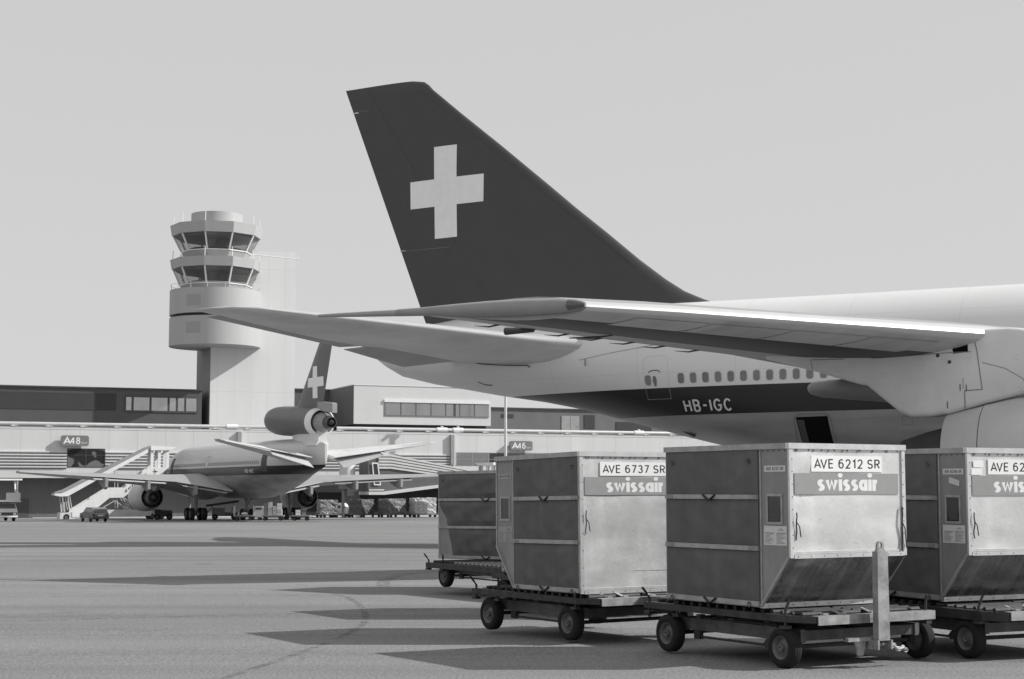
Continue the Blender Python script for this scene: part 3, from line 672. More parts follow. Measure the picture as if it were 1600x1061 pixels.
g.loft(rings); g.build('fuselage', M['jet_skin'], JET, sharp=40)
# cabin windows (rounded, with a pale surround)
M['pane_dark'] = mat('cabin_window_pane', 0.17, 0.25, var=0.2, vscale=3, spec=0.8); M['surround'] = mat('window_surround', 0.5, 0.5)
def rrect(w_, h, r, n=5):
    out = []
    for cx, cy, a0 in ((w_/2-r, h/2-r, 0), (-w_/2+r, h/2-r, 90), (-w_/2+r, -h/2+r, 180), (w_/2-r, -h/2+r, 270)):
        out += [(cx + r*math.cos(R(a0+90*i/n)), cy + r*math.sin(R(a0+90*i/n))) for i in range(n+1)]
    return out
def skin_window(s, z, par, side=1, w_=0.25, h=0.37, T=FUS, F=J, nm='cabin_window'):
    g = MB(); o = rrect(w_ + .045, h + .045, .11); i_ = rrect(w_, h, .095); n = len(o)
    def P(a, b, d): return F(s + a, side * (fus_y(s + a, z + b, T) + d), z + b)
    vs = [P(a, b, .002) for a, b in o] + [P(a, b, .014) for a, b in i_]
    g.add(vs, [(k, (k+1) % n, n + (k+1) % n, n + k) for k in range(n)], 0); g.add([P(a, b, .0125) for a, b in i_], [tuple(range(n))], 1)
    g.build(nm, [M['surround'], M['pane_blind'] if random.random() < .25 else M['pane_dark']], par, smooth=False)
for side in (1, -1):
    k = 0
    while k < 44:
        s = 52.72 - 0.508 * k; k += 1
        skin_window(s, 5.87 + 0.0085 * 0, JET, side)
    skin_window(54.14, 5.84, JET, side)
# lettering follows the skin
def on_skin(s0, z0, side=1, T=FUS, F=J, lift=0.03):
    def f(x, y, q): s, z = s0 - x * side, z0 + y; return F(s, side * (fus_y(s, z, T) + lift + q), z)
    return f
lettering('HB-IGC', on_skin(52.78, 4.60), 0.46, 2.03, M['lightink'], JET, 'registration', stroke=0.15, gap=0.16, lift=0.002)
# door outlines, handle, hatches
def skin_line(P, par, wd=0.03, m='dark', side=1, nm='door_outline', T=FUS, F=J, lift=0.006, seg=0.25):
    Q = []
    for a, b in zip(P, P[1:]):
        n = max(1, int(math.hypot(a[0]-b[0], a[1]-b[1]) / seg)); Q += [(a[0] + (b[0]-a[0])*i/n, a[1] + (b[1]-a[1])*i/n) for i in range(n)]
    Q.append(P[-1]); vs, fs = stroke_strip(Q, wd); g = MB()
    g.add([F(s, side * (fus_y(s, z, T) + lift), z) for s, z in vs], fs); return g.build(nm, M[m], par, fix=False, smooth=False)
M['seam'] = mat('panel_seam', 0.22, 0.6)
skin_line([(53.25, 5.12), (53.25, 6.62), (53.45, 6.75), (54.1, 6.75), (54.3, 6.6), (54.3, 5.12), (53.25, 5.12)], JET, 0.009, 'faint')
g = MB(); g.add([J(s, fus_y(s, z) + .02, z) for s, z in ((53.90, 5.98), (53.80, 5.98), (53.76, 5.82), (53.80, 5.60), (53.88, 5.60), (53.93, 5.82))], [tuple(range(6))]); g.build('door_handle', M['midgrey'], JET, fix=False)
skin_line([(54.1, 6.13), (53.95, 6.2), (53.7, 6.2), (53.58, 6.13)], JET, 0.035, 'dark', nm='door_seal')
skin_line([(57.2, 5.0 + 1.75), (55.6, 6.98), (53.4, 7.25)], JET, 0.02, 'seam', nm='hatch')
for (a, b) in (((52.3, 3.72), (51.9, 3.55)), ):
    pass
for s, z in ((41.9, 4.02), (41.0, 3.95), (44.4, 4.25)):
    skin_line([(s, z), (s - .35, z), (s - .35, z - .30), (s, z - .30), (s, z)], JET, 0.022, 'seam', nm='hatch')
# open hold door: a black plate paints its unlit inside, a greyer strip its side wall
def skin_plate(P, m, par, nm, lift=0.012, side=1, T=FUS, F=J, n=6):
    (s0, z0), (s1, z1), (s2, z2), (s3, z3) = P; vs = []
    for i in range(n + 1):
        for j in range(n + 1):
            u, v = i / n, j / n
            s = (s0*(1-u)+s1*u)*(1-v) + (s3*(1-u)+s2*u)*v; z = (z0*(1-u)+z1*u)*(1-v) + (z3*(1-u)+z2*u)*v
            vs.append(F(s, side * (fus_y(s, z, T) + lift), z))
    g = MB(); g.add(vs, [(i*(n+1)+j, (i+1)*(n+1)+j, (i+1)*(n+1)+j+1, i*(n+1)+j+1) for i in range(n) for j in range(n)])
    return g.build(nm, m, par, fix=False)
hd = skin_plate([(48.30, 4.30), (47.10, 4.32), (47.02, 2.9), (48.22, 2.9)], M['black'], JET, 'hold_shade_plate', 0.012)
skin_plate([(48.26, 4.20), (48.00, 4.20), (47.95, 2.95), (48.20, 2.95)], M['dark'], hd, 'opening_side', 0.018)
skin_line([(48.45, 2.95), (48.38, 4.25), (48.2, 4.40), (47.15, 4.40), (47.0, 4.25), (46.92, 2.95)], JET, 0.05, 'seam', nm='opening_frame', lift=0.016)
# outflow / drain details under the tail
g = MB(); g.tube([J(63.2, 1.72, 7.08), J(62.0, 1.98, 6.82), J(60.9, 2.12, 6.72), J(59.7, 2.30, 6.66), J(59.6, 2.31, 6.58)], 0.025, 6); g.build('trim_seal', M['dark'], JET)
g = MB(); g.tube([J(56.9, 2.74, 6.78), J(56.9, 2.75, 6.5)], 0.018, 6); g.build('drain_mast', M['dark'], JET)
g = MB(); g.box(-0.35, 0.35, -0.03, 0.03, -0.14, 0.14); o = g.build('vent_flap', M['dark'], JET); o.location = J(53.2, 1.2, 3.95); o.rotation_euler = (R(-35), R(25), 0)
skin_line([(62.6, 6.15), (62.3, 6.02), (61.9, 5.98)], JET, 0.05, 'midgrey', nm='hatch')

# ---- lifting surfaces
AF = [(1.0, .004), (.85, .028), (.7, .052), (.55, .074), (.4, .090), (.28, .093), (.18, .084), (.1, .066), (.05, .048), (.02, .031), (.006, .016), (0, 0)]
def surf(sections, F, name, mats, par, mfn, thick=1.0, zb=0.62, caps=True, sub=3):
    """sections: (y, sLE, sTE, zLE, zTE, t) where t scales the thickness"""
    g = MB(); rings = []; S = []
    for a, b in zip(sections, sections[1:]):
        for i in range(sub): S.append(tuple(p + (q - p) * i / sub for p, q in zip(a, b)))
    S.append(sections[-1]); n = len(AF)
    for (y, sl, st_, zl, zt_, tt) in S:
        c_ = st_ - sl; up = []; lo = []
        for x, h in AF:
            z = zl + (zt_ - zl) * x; up.append(F(sl + c_ * x, y, z + h * c_ * tt * zb * 1.25)); lo.append(F(sl + c_ * x, y, z - h * c_ * tt * (1 - zb) * 1.9))
        rings.append(up + lo[::-1][1:])
    g.loft(rings, caps, (lambda i, k: mfn(i, k, n)) if callable(mfn) else mfn)
    return g.build(name, mats, par, sharp=45)
M['bright_le'] = mat('polished_leading_edge', 0.62, 0.40, 0.35, var=0.06, vscale=1.5)
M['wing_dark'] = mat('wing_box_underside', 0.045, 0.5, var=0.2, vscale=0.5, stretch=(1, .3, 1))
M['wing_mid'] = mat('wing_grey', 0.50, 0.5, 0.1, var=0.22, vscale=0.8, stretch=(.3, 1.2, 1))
M['wing_top'] = mat('wing_upper_grey', 0.36, 0.45, 0.2, var=0.1, vscale=0.6)
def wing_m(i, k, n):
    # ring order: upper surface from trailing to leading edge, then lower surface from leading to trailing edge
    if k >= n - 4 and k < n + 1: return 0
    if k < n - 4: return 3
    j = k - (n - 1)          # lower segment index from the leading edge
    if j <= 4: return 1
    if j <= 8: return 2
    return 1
JW = [(2.6, 23.4, 39.6, 3.35, 3.3, 1.35), (11.8, 30.2, 40.6, 4.72, 4.45, 1.05), (21.2, 37.3, 43.9, 5.26, 5.08, 0.92), (25.0, 40.17, 45.67, 5.33, 5.24, 0.9), (28.0, 42.4, 47.06, 5.39, 5.39, 0.9), (29.7, 43.75, 47.86, 5.41, 5.47, 0.85)]
def mirrored(F): return lambda s, y, z: F(s, -y, z)
for F in (J, mirrored(J)):
    near = F is J
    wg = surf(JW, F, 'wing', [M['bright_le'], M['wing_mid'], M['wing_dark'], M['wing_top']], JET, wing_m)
    # leading-edge flap panels lying flush under the nose of the wing
    def under(y, x, d):
        sl, st_, zl, zt_, tt = interp(JW, y); c_ = st_ - sl; hh = interp([(a, b) for a, b in AF[::-1]], x)[0]
        return F(sl + c_ * x, y, zl + (zt_ - zl) * x - hh * c_ * tt * 0.38 * 1.9 - d)
    for y0, y1 in ((28.6, 27.15), (27.10, 25.45), (25.40, 23.75), (23.70, 22.2), (20.0, 17.3), (17.2, 14.5)):
        vs = []
        for i in range(5):
            for x in (0.055, 0.09, 0.13, 0.18, 0.215): vs.append(under(y0 + (y1 - y0) * i / 4, x, 0.012))
        g = MB(); g.add(vs, [(i*5+j, (i+1)*5+j, (i+1)*5+j+1, i*5+j+1) for i in range(4) for j in range(4)]); g.build('leading_edge_flap', M['wing_mid'], wg, fix=False)
    # tip fairing with its lamp, and the long aerial boom behind it
    g = MB(); prof = [(43.72, .05), (43.9, .115), (44.3, .155), (45.2, .175), (46.0, .165), (46.9, .13), (47.6, .095), (48.25, .08)]
    g.tube([F(s, 29.82, 5.44 + (s - 43.7) * .015) for s, r in prof], [r for s, r in prof], 16); tp = g.build('tip_fairing', M['tip'], wg, sharp=50)
    g = MB(); g.tube([F(43.68, 29.93, 5.43), F(43.76, 29.93, 5.43), F(43.9, 29.93, 5.435), F(44.05, 29.91, 5.44)], [.03, .07, .10, .115], 16); g.build('navigation_lamp', M['lamp'], tp)
    g = MB(); g.tube([F(48.26, 29.82, 5.505), F(49.4, 29.82, 5.53), F(50.35, 29.82, 5.55)], [.075, .055, .035], 12); g.build('aerial_boom', M['wing_top'], tp)
    g = MB(); g.tube([F(46.35, 27.1, 5.28), F(47.1, 27.05, 5.29)], [.05, .09], 12); g.build('jettison_pipe', M['dark'], wg)
    for y in (27.9, 27.0, 26.1, 25.2, 24.3, 23.4, 22.4):
        g = MB(); sl, st_, zl, zt_, tt = interp(JW, y); g.tube([F(st_ - .25, y, zt_ - .03), F(st_ + .05, y, zt_ - .07), F(st_ + .42, y, zt_ - .03)], [.022, .02, .006], 6); g.build('discharge_wick', M['dark'], wg)
    g = MB(); g.tube([F(44.6, 26.6, 5.12), F(45.2, 26.5, 5.10), F(45.8, 26.4, 5.13)], [.012, .032, .012], 8); g.build('hinge_fairing', M['dark'], wg)
    for y, sa, sb, z, r in ((17.0, 36.8, 43.25, 4.42, .36), (8.6, 34.5, 42.2, 3.2, .45)):
        g = MB(); N = 12
        prof = [(0, .02), (.006, .11), (.02, .19), (.06, .26), (.15, .30), (.35, .39), (.6, .38), (.8, .30), (.93, .19), (.985, .09), (1, .02)]
        g.tube([F(sb + (sa - sb) * u, y, z - .34 * u + .2 * u * u) for u, q in prof], [q / .40 * r for u, q in prof], 18); g.build('flap_track_fairing', M['offwhite2'] if 'offwhite2' in M else M['wing_mid'], wg, sharp=60)
    # engines on their struts
    for ye, ds, dz in ((21.2, 0, 0), (11.8, -7.0, -0.75)):
        bot = [(33.4, 3.9), (35, 3.9), (36.75, 3.84), (37.54, 3.66), (38.36, 3.44), (38.8, 3.38), (39.3, 3.38), (39.56, 3.50), (39.71, 3.62), (40.35, 4.16), (40.55, 4.2), (41.66, 4.55), (42.93, 4.90)]
        top = [(33.4, 4.0), (34.3, 4.45), (35.6, 5.05), (36.6, 5.36), (37.3, 5.42), (38, 5.30), (42.93, 5.02)]
        hw = [(33.4, .03), (34.2, .16), (35.5, .26), (38.5, .30), (40.3, .24), (42, .10), (42.93, .02)]
        g = MB(); rings = []
        for s in sorted(set([b[0] for b in bot] + [34.2, 34.6, 36, 37, 37.9, 41.2, 42.3])):
            zb_ = interp(bot, s)[0] + dz; zt_ = interp(top, s)[0] + dz; h_ = interp(hw, s)[0]; zt_ = max(zt_, zb_ + .02); rr = min(.10, (zt_ - zb_) * .3, h_ * .8)
            rings.append([F(s + ds, ye + a, b) for a, b in ((h_, zt_ - rr), (h_, zb_ + rr * 1.2), (h_ - rr * .3, zb_ + rr * .35), (h_ - rr, zb_), (-h_ + rr, zb_), (-h_ + rr*.3, zb_ + rr*.35), (-h_, zb_ + rr * 1.2), (-h_, zt_ - rr), (-h_ + rr*.3, zt_ - rr*.3), (-h_ + rr, zt_), (h_ - rr, zt_), (h_ - rr*.3, zt_ - rr*.3))])
        g.loft(rings); py_ = g.build('engine_strut', M['strut'] if 'strut' in M else M['offwhite'], JET, sharp=50)
        if near and ye > 20:
            Y = lambda s, d: ye + interp(hw, s)[0] + d
            def flat(P, m, nm, d=.006):
                g = MB(); g.add([F(s, Y(s, d), z) for s, z in P], [tuple(range(len(P)))]); return g.build(nm, m, py_, fix=False)
            def ln(P, wd, nm='panel_line', m='seam'):
                vs, fs = stroke_strip(P, wd); g = MB(); g.add([F(s, Y(s, .007), z) for s, z in vs], fs); g.build(nm, M[m], py_, fix=False, smooth=False)
            ln([(41.7, 4.83), (40, 4.80), (38.3, 4.86), (37.85, 4.86)], .018); ln([(37.8, 5.25), (37.72, 4.9), (37.62, 3.98), (38.02, 3.96), (38.02, 3.50)], .022)
            ln([(38.05, 4.26), (38.05, 4.0)], .012); ln([(41.75, 4.85), (41.7, 4.6)], .012)
            ln([(37.6, 4.6), (37.1, 4.45), (36.7, 4.2), (36.6, 3.95)], .015)
            flat([(38.28, 5.02), (37.92, 5.05), (37.92, 4.86), (38.26, 4.83)], M['black'], 'vent_grille')
            for s, z, r in ((38.62, 4.80, .045), (38.35, 4.64, .045), (39.0, 4.97, .025), (39.35, 4.99, .025), (39.9, 4.95, .022), (38.45, 5.0, .022)):
                flat([(s + r * math.cos(R(a)), z + r * math.sin(R(a))) for a in range(0, 360, 30)], M['dark'], 'drain_hole')
            for s0, z0 in ((41.5, 4.72), (40.65, 4.70), (39.7, 4.70), (38.95, 4.60), (38.42, 4.70), (37.85, 4.72), (39.9, 4.45), (39.55, 4.10), (39.15, 3.80), (36.8, 4.75), (36.7, 4.0), (41.0, 4.6)):
                for i in range(3):
                    for j in range(3): flat([(s0 + i*.045 + a, z0 - j*.05 + b) for a, b in ((0, 0), (.012, 0), (.012, .012), (0, .012))], M['dark'], 'rivet') if (i + j) % 2 == 0 else None
            for s0, z0 in ((38.12, 4.12), (37.98, 4.10), (38.42, 3.72)):
                ln([(s0, z0), (s0, z0 - .16)], .022, 'latch', 'dark')
        # nacelle
        zc = 2.42 + dz; O = F(38.45 + ds, ye, zc); ax = Vector(F(37.45 + ds, ye, zc)) - Vector(O)
        g = MB(); g.lathe(O, ax, [(0.03, .92), (0, .985), (.0, 1.01), (.45, 1.12), (.86, 1.21)], 48, 0); g.lathe(O, ax, [(.88, 1.225), (1.6, 1.36), (2.5, 1.43), (3.6, 1.43), (4.6, 1.36), (5.2, 1.22), (5.4, 1.12), (5.3, 1.05), (4.8, 1.0), (4.2, 1.02)], 48, 0)
        g.lathe(O, ax, [(4.2, 1.02), (4.2, .3), (4.6, .01)], 48, 1); g.lathe(O, ax, [(.1, .92), (.3, .60), (.3, .3)], 48, 1)
        nc = g.build('engine_nacelle', [M['nacelle'], M['dark']], JET, sharp=35)
        g = MB(); g.lathe(O, ax, [(.4, .80), (0, .74), (-.55, .60), (-1.1, .42), (-1.15, .36), (-1.1, .30), (-1.3, .26), (-1.9, .02)], 36); g.build('exhaust_cone', M['dark'], nc, sharp=40)

# ---- fin, white cross, tailplane
M['fin'] = mat('fin_dark_paint', 0.052, 0.42, var=0.06, vscale=1.2, spec=0.45)
M['fin_edge'] = mat('fin_leading_edge', 0.052, 0.30, spec=0.6)
FLE = [(8.6, 50.5), (9.1, 52.7), (9.21, 53.0), (9.57, 53.8), (10.11, 54.62), (10.97, 55.74), (12.2, 57.2), (13.34, 58.6), (14.39, 59.83), (16.29, 62.09), (18.01, 64.19), (19.2, 65.6), (19.42, 65.80), (19.6, 66.05), (19.70, 66.6)]
def fte(z): return 66.16 + (z - 9.52) * 0.4002
def fin_half(s, z):
    a = interp(FLE, z)[0]; b = fte(z); x = min(1, max(0, (s - a) / (b - a))); c_ = b - a
    return interp(AF[::-1], x)[0] * c_ * 0.52 * (1.0 if z > 10 else 1.0)
g = MB(); rings = []
for z in [8.6, 9.1, 9.21, 9.4, 9.57, 9.8, 10.11, 10.5, 10.97, 11.6, 12.2, 13.34, 14.39, 15.3, 16.29, 17.2, 18.01, 19.2, 19.42, 19.6, 19.70]:
    a = interp(FLE, z)[0]; b = fte(z); f = 1.0 if z < 19.6 else 0.55
    rings.append([J(a + (b - a) * x, fin_half(a + (b - a) * x, z) * f, z) for x, h in AF] + [J(a + (b - a) * x, -fin_half(a + (b - a) * x, z) * f, z) for x, h in AF[::-1][1:-1]])
g.loft(rings); FIN = g.build('tail_fin', M['fin'], JET, sharp=50)
def fin_patch(s0, s1, z0, z1, m, nm, side=1, ext=0.0, lift=.006):
    n = 8; vs = []
    for i in range(n + 1):
        for j in range(n + 1):
            s, z = s0 + (s1 - s0) * i / n, z0 + (z1 - z0) * j / n; vs.append(J(s, side * (fin_half(s, z) + lift), z))
    return vs, [(i*(n+1)+j, (i+1)*(n+1)+j, (i+1)*(n+1)+j+1, i*(n+1)+j+1) for i in range(n) for j in range(n)]
M['cross'] = mat('white_cross_paint', 0.88, 0.45, var=0.04, vscale=3)
for side in (1, -1):
    g = MB()
    for q in ((64.19, 65.36, 12.52, 16.55), (62.82, 64.19, 13.93, 15.13), (65.36, 66.65, 13.93, 15.13)): g.add(*fin_patch(*q, None, '', side))
    g.build('cross', M['cross'], FIN, fix=False)
g = MB(); g.add(*fin_patch(64.6, 67.2, 12.10, 12.118, None, '')); g.add(*fin_patch(68.9, 69.85, 18.62, 18.64, None, '')) ; g.add(*fin_patch(66.9, 67.25, 12.12, 12.15, None, '')); g.build('hinge_line', M['midgrey'], FIN, fix=False)
g = MB(); g.add(*fin_patch(fte(12.15) - .25, fte(12.15), 12.10, 12.16, None, '')); g.add(*fin_patch(fte(18.6) - .28, fte(18.6), 18.58, 18.64, None, '')); g.build('trim_mark', M['lightink'], FIN, fix=False)
M['tail_grey'] = mat('tailplane_grey', 0.68, 0.42, 0.15, var=0.14, vscale=0.7, stretch=(.4, 1, 1))
M['elevator'] = mat('elevator_grey', 0.42, 0.5, var=0.12, vscale=0.8)
def tail_m(i, k, n): return 0 if n - 5 <= k < n + 1 else 1
ST = [(1.2, 55.6, 63.5, 7.20, 6.95, 1.0), (2.4, 56.75, 64.0, 7.34, 7.06, 1.0), (3.3, 58.3, 64.6, 7.50, 7.2, .98), (6.5, 61.95, 66.9, 7.94, 7.72, .95), (9.9, 65.7, 68.6, 8.38, 8.28, .9), (10.7, 66.65, 69.05, 8.50, 8.42, .8), (11.15, 67.6, 69.3, 8.56, 8.50, .55), (11.35, 68.6, 69.45, 8.56, 8.54, .3)]
for F in (J, mirrored(J)):
    tl = surf(ST, F, 'tailplane', [M['bright_le'], M['tail_grey']], JET, tail_m)
    for (a, b, dz0) in (((2.3, 63.3, 65.6, 7.02, 6.82), (4.95, 65.2, 66.8, 7.42, 7.40), 0), ((5.05, 65.3, 66.95, 7.50, 7.50), (10.5, 68.6, 69.45, 8.36, 8.36), 0)):
        g = MB(); R4 = []
        for k in range(7):
            u = k / 6; y, s0, s1, z0, z1 = (p + (q - p) * u for p, q in zip(a, b)); th_ = .05 + .10 * (1 - (y - 2.3) / 9)
            c4 = s1 - s0; R4.append([F(s0 - c4 * .35, y, z0 + .12), F(s1, y, z1 + .015), F(s1, y, z1 - .015), F(s0 - c4 * .35, y, z0 - th_ * .55 + .05)])
        g.loft(R4); g.build('elevator', M['elevator'], tl, sharp=30)
M['fin_seam'] = mat('fin_seam', 0.043, 0.5)
for P in ([(interp(FLE, z)[0] + (fte(z) - interp(FLE, z)[0]) * .70, z) for z in (9.7, 11, 12.5, 14, 15.5, 17, 18.3, 19.5)], [(interp(FLE, z)[0] + .55, z) for z in (10.6, 12, 13.5, 15, 16.5, 18, 19.2)], [(67.6, 15.9), (68.6, 15.9)]):
    vs, fs = stroke_strip(P, .035); g = MB(); g.add([J(s, fin_half(s, z) + .004, z) for s, z in vs], fs); g.build('skin_joint', M['fin_seam'], FIN, fix=False, smooth=False)
# ---- undercarriage
def bogie(F, par, s, y, ztop, r, n=2, gl=0, nm='main_gear', w_=0.42, sp=0.55, wb=0.75, lean=0.0):
    g = MB(); g.tube([F(s, y, gl + r), F(s, y, gl + r + .5)], .12, 12); g.tube([F(s, y, gl + r + .45), F(s, y, ztop)], .19, 12)
    g.bar(F(s - wb, y, gl + r), F(s + wb, y, gl + r), .22, .24) if n > 1 else None
    g.bar(F(s + .1, y, gl + r + .9), F(s + 1.5, y, ztop), .10); g.bar(F(s - .1, y, gl + r + .9), F(s - 1.3, y, ztop), .08)
    o = g.build(nm, M['gear'], par)
    for ds in ((-wb, wb) if n > 1 else (0,)):
        for dy in (-sp, sp):
            c_ = Vector(F(s + ds, y + dy, gl + r)); ax = (Vector(F(s, y + math.copysign(1, dy), gl)) - Vector(F(s, y, gl)))
            wheel(c_, ax, r, w_, o, 24)
    return o
M['gear'] = mat('undercarriage_grey', 0.22, 0.5, 0.1, var=0.25, vscale=6)
for s, y in ((34.2, 5.5), (34.2, -5.5), (37.3, 1.9), (37.3, -1.9)): bogie(J, JET, s, y, 2.6 if abs(y) > 3 else 1.9, .62, 2, JG)
bogie(J, JET, 8.0, 0, 2.0, .62, 1, JG, 'nose_gear')
# ================================================================ terminal pier, set at an angle behind the apron
BZ = -2.14; BO = (0, 0, -BZ)                                   # local z below is given above the camera's zero level
BR = math.atan2(.384, .923)
def building(name, label, cat, x=0.0, y=0.0, group=None):
    """x metres along the pier, y metres behind its front wall"""
    px_ = -60.6 + math.cos(BR) * x - math.sin(BR) * y; py_ = 202 + math.sin(BR) * x + math.cos(BR) * y
    return thing(name, label, cat, (px_, py_, BZ), BR, group)
def lb(mb_off_x, mb_off_y): return (-mb_off_x, -mb_off_y, -BZ)
M['panel_white'] = seam_mat('pale_wall_panels', 0.62, 0.6, 0, 3.62, 0.07, 0.80, phase=1.3, var=0.06, vscale=0.3)
M['rib_metal'] = seam_mat('ribbed_cladding', 0.62, 0.5, 0, 3.62, 0.05, 0.85, phase=1.3, var=0.06, vscale=0.3)
M['clad_dark'] = seam_mat('dark_ribbed_cladding', 0.080, 0.6, 0, 0.40, 0.06, 0.80, var=0.10, vscale=0.4)
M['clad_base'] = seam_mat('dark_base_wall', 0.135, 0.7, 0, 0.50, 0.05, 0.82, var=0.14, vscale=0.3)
M['louvre'] = seam_mat('louvre_band', 0.045, 0.7, 2, 0.20, 0.07, 0.6, var=0.1, vscale=0.5)
M['concrete'] = seam_mat('tower_concrete', 0.66, 0.75, 0, 2.33, 0.06, 0.88, 2, 8.6, 0.08, phase=1.32, var=0.05, vscale=0.25)
M['pane_sky'] = mat('reflecting_pane', 0.42, 0.08, 0.75, var=0.12, vscale=0.5)
M['dark_glass'] = mat('dark_glass', 0.02, 0.06, spec=0.8, var=0.3, vscale=0.5)
M['recess_shade'] = mat('painted_recess_shade', 0.05, 0.8)  # dark tone paints the shade under the office box and between the drums
X0, X1 = -60.0, 190.0
HALL = building('terminal_pier', 'long low terminal pier with pale panelled wall, ribbed band and dark recessed base', 'building')
g = MB(BO); g.box(X0, X1, 0, 30, 3.15, 9.30); g.box(X0, X1, -0.03, 30, 9.302, 9.50, 0); g.build('wall', [M['panel_white']], HALL)
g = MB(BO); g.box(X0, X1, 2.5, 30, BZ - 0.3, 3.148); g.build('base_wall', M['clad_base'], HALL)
g = MB(BO); g.box(X0, X1, 0.1, 30, 9.502, 9.62); g.build('roof', M['grey'], HALL)
g = MB(BO)
for i in range(6):
    z = 6.55 - i * 0.385
    g.prism([(0, z), (-0.20, z - 0.03), (-0.20, z - 0.17), (0, z - 0.24)], lambda a, b: (X0, a, b), lambda a, b: (4.40, a, b))
    g.prism([(0, z), (-0.20, z - 0.03), (-0.20, z - 0.17), (0, z - 0.24)], lambda a, b: (9.18, a, b), lambda a, b: (56.2, a, b))
g.build('ribbed_band', M['rib_metal'], HALL, sharp=10)
g = MB(BO)
for i in range(6):
    z = 6.55 - i * 0.385
    g.box(X0, 4.4, -0.03, 0.001, z - 0.36, z - 0.245); g.box(9.18, 56.2, -0.03, 0.001, z - 0.36, z - 0.245)
g.build('rib_gap_shade', M['midgrey'], HALL)  # grey strips paint the shade in the gaps between the ribs
# big window; blotches in the pane colour imitate a reflected aircraft
g = MB(BO); g.box(4.43, 9.15, -0.06, 0.02, 4.50, 6.90); fr = g.build('window', M['dark'], HALL)
pz = mat('painted_reflection_pane', 0.05, 0.05, spec=1.0); tt = pz.node_tree; pp = tt.nodes['Principled BSDF']; tcx = tt.nodes.new('ShaderNodeTexCoord'); nx_ = tt.nodes.new('ShaderNodeTexNoise'); nx_.inputs['Scale'].default_value = 0.55; nx_.inputs['Detail'].default_value = 1.2
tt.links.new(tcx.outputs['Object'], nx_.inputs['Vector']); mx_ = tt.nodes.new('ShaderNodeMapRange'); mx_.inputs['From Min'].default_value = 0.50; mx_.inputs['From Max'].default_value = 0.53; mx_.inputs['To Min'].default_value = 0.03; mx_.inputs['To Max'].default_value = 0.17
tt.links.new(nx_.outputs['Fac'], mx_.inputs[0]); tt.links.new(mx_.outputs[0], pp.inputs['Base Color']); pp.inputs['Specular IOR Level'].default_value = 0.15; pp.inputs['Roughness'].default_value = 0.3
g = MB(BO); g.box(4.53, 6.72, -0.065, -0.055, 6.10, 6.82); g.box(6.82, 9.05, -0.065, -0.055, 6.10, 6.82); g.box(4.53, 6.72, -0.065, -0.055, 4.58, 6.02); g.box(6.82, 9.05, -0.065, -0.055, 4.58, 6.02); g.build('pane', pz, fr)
# glazed band beyond the downpipe
g = MB(BO); g.box(57.1, 110, -0.02, 0.03, 4.98, 6.88); fr = g.build('window_band', M['grey'], HALL)
g = MB(BO); x = 57.3; k = 0
while x < 108:
    w_ = 2.3; g.box(x, x + w_, -0.035, -0.015, 5.98, 6.78, 0 if k != 2 else 1); g.box(x, x + w_, -0.035, -0.015, 5.05, 5.90, 0 if k != 2 else 1); x += w_ + .14; k += 1
g.build('pane', [M['midgrey'], M['dark_glass']], fr)
# base details: door, darker bay openings
g = MB(BO); g.box(-2.0, 0.2, 2.44, 2.52, BZ, 0.55); g.build('door', M['clad_dark'], HALL)
for a, b, z in ((36.5, 41.5, 1.3), (44, 56, 2.4), (56.5, 66, 2.4)):
    g = MB(BO); g.box(a, b, 2.46, 2.52, BZ, z); g.build('bay_opening', M['black2'] if 'black2' in M else M['recess_shade'], HALL)
g = MB(BO); g.box(0.6, 140, 1.7, 2.3, BZ, BZ + 0.30); tag(g.build('kerb', M['offwhite']), kind='structure'); bpy.data.objects['kerb'].location = HALL.location; bpy.data.objects['kerb'].rotation_euler = HALL.rotation_euler
# gate numbers
for gx, gt, lab in ((3.55, 'A48', 'dark gate number board reading A 48 on the pier wall above the big window'), (65.05, 'A46', 'dark gate number board reading A 46 on the pier wall beside the lamp mast')):
    sg = building('gate_sign', lab, 'sign', gx, 0, 'gate number boards')
    g = MB((0, 0, -BZ)); g.loft([[(a + 1.72, y, b + 7.86) for a, b in rrect(3.44, 1.32, .28)] for y in (-0.75, -0.35)]); g.box(0.6, 0.8, -0.35, 0, 7.6, 8.1); g.box(2.6, 2.8, -0.35, 0, 7.6, 8.1); g.build('board', M['midgrey'], sg)
    sO = lambda x, y, q: (0.26 + x, -0.76 - q, 7.42 + y - BZ)
    lettering(gt[0], sO, 0.88, 0.66, M['white'], sg, stroke=0.17, lift=.003)
    lettering(gt[1:], lambda x, y, q: (1.12 + x, -0.76 - q, 7.42 + y - BZ), 0.88, 1.25, M['white'], sg, stroke=0.15, gap=.10, lift=.003)
    lettering('1011', lambda x, y, q: (2.48 + x, -0.76 - q, 7.42 + y - BZ), 0.30, 0.76, M['offwhite'], sg, stroke=0.14, lift=.003)
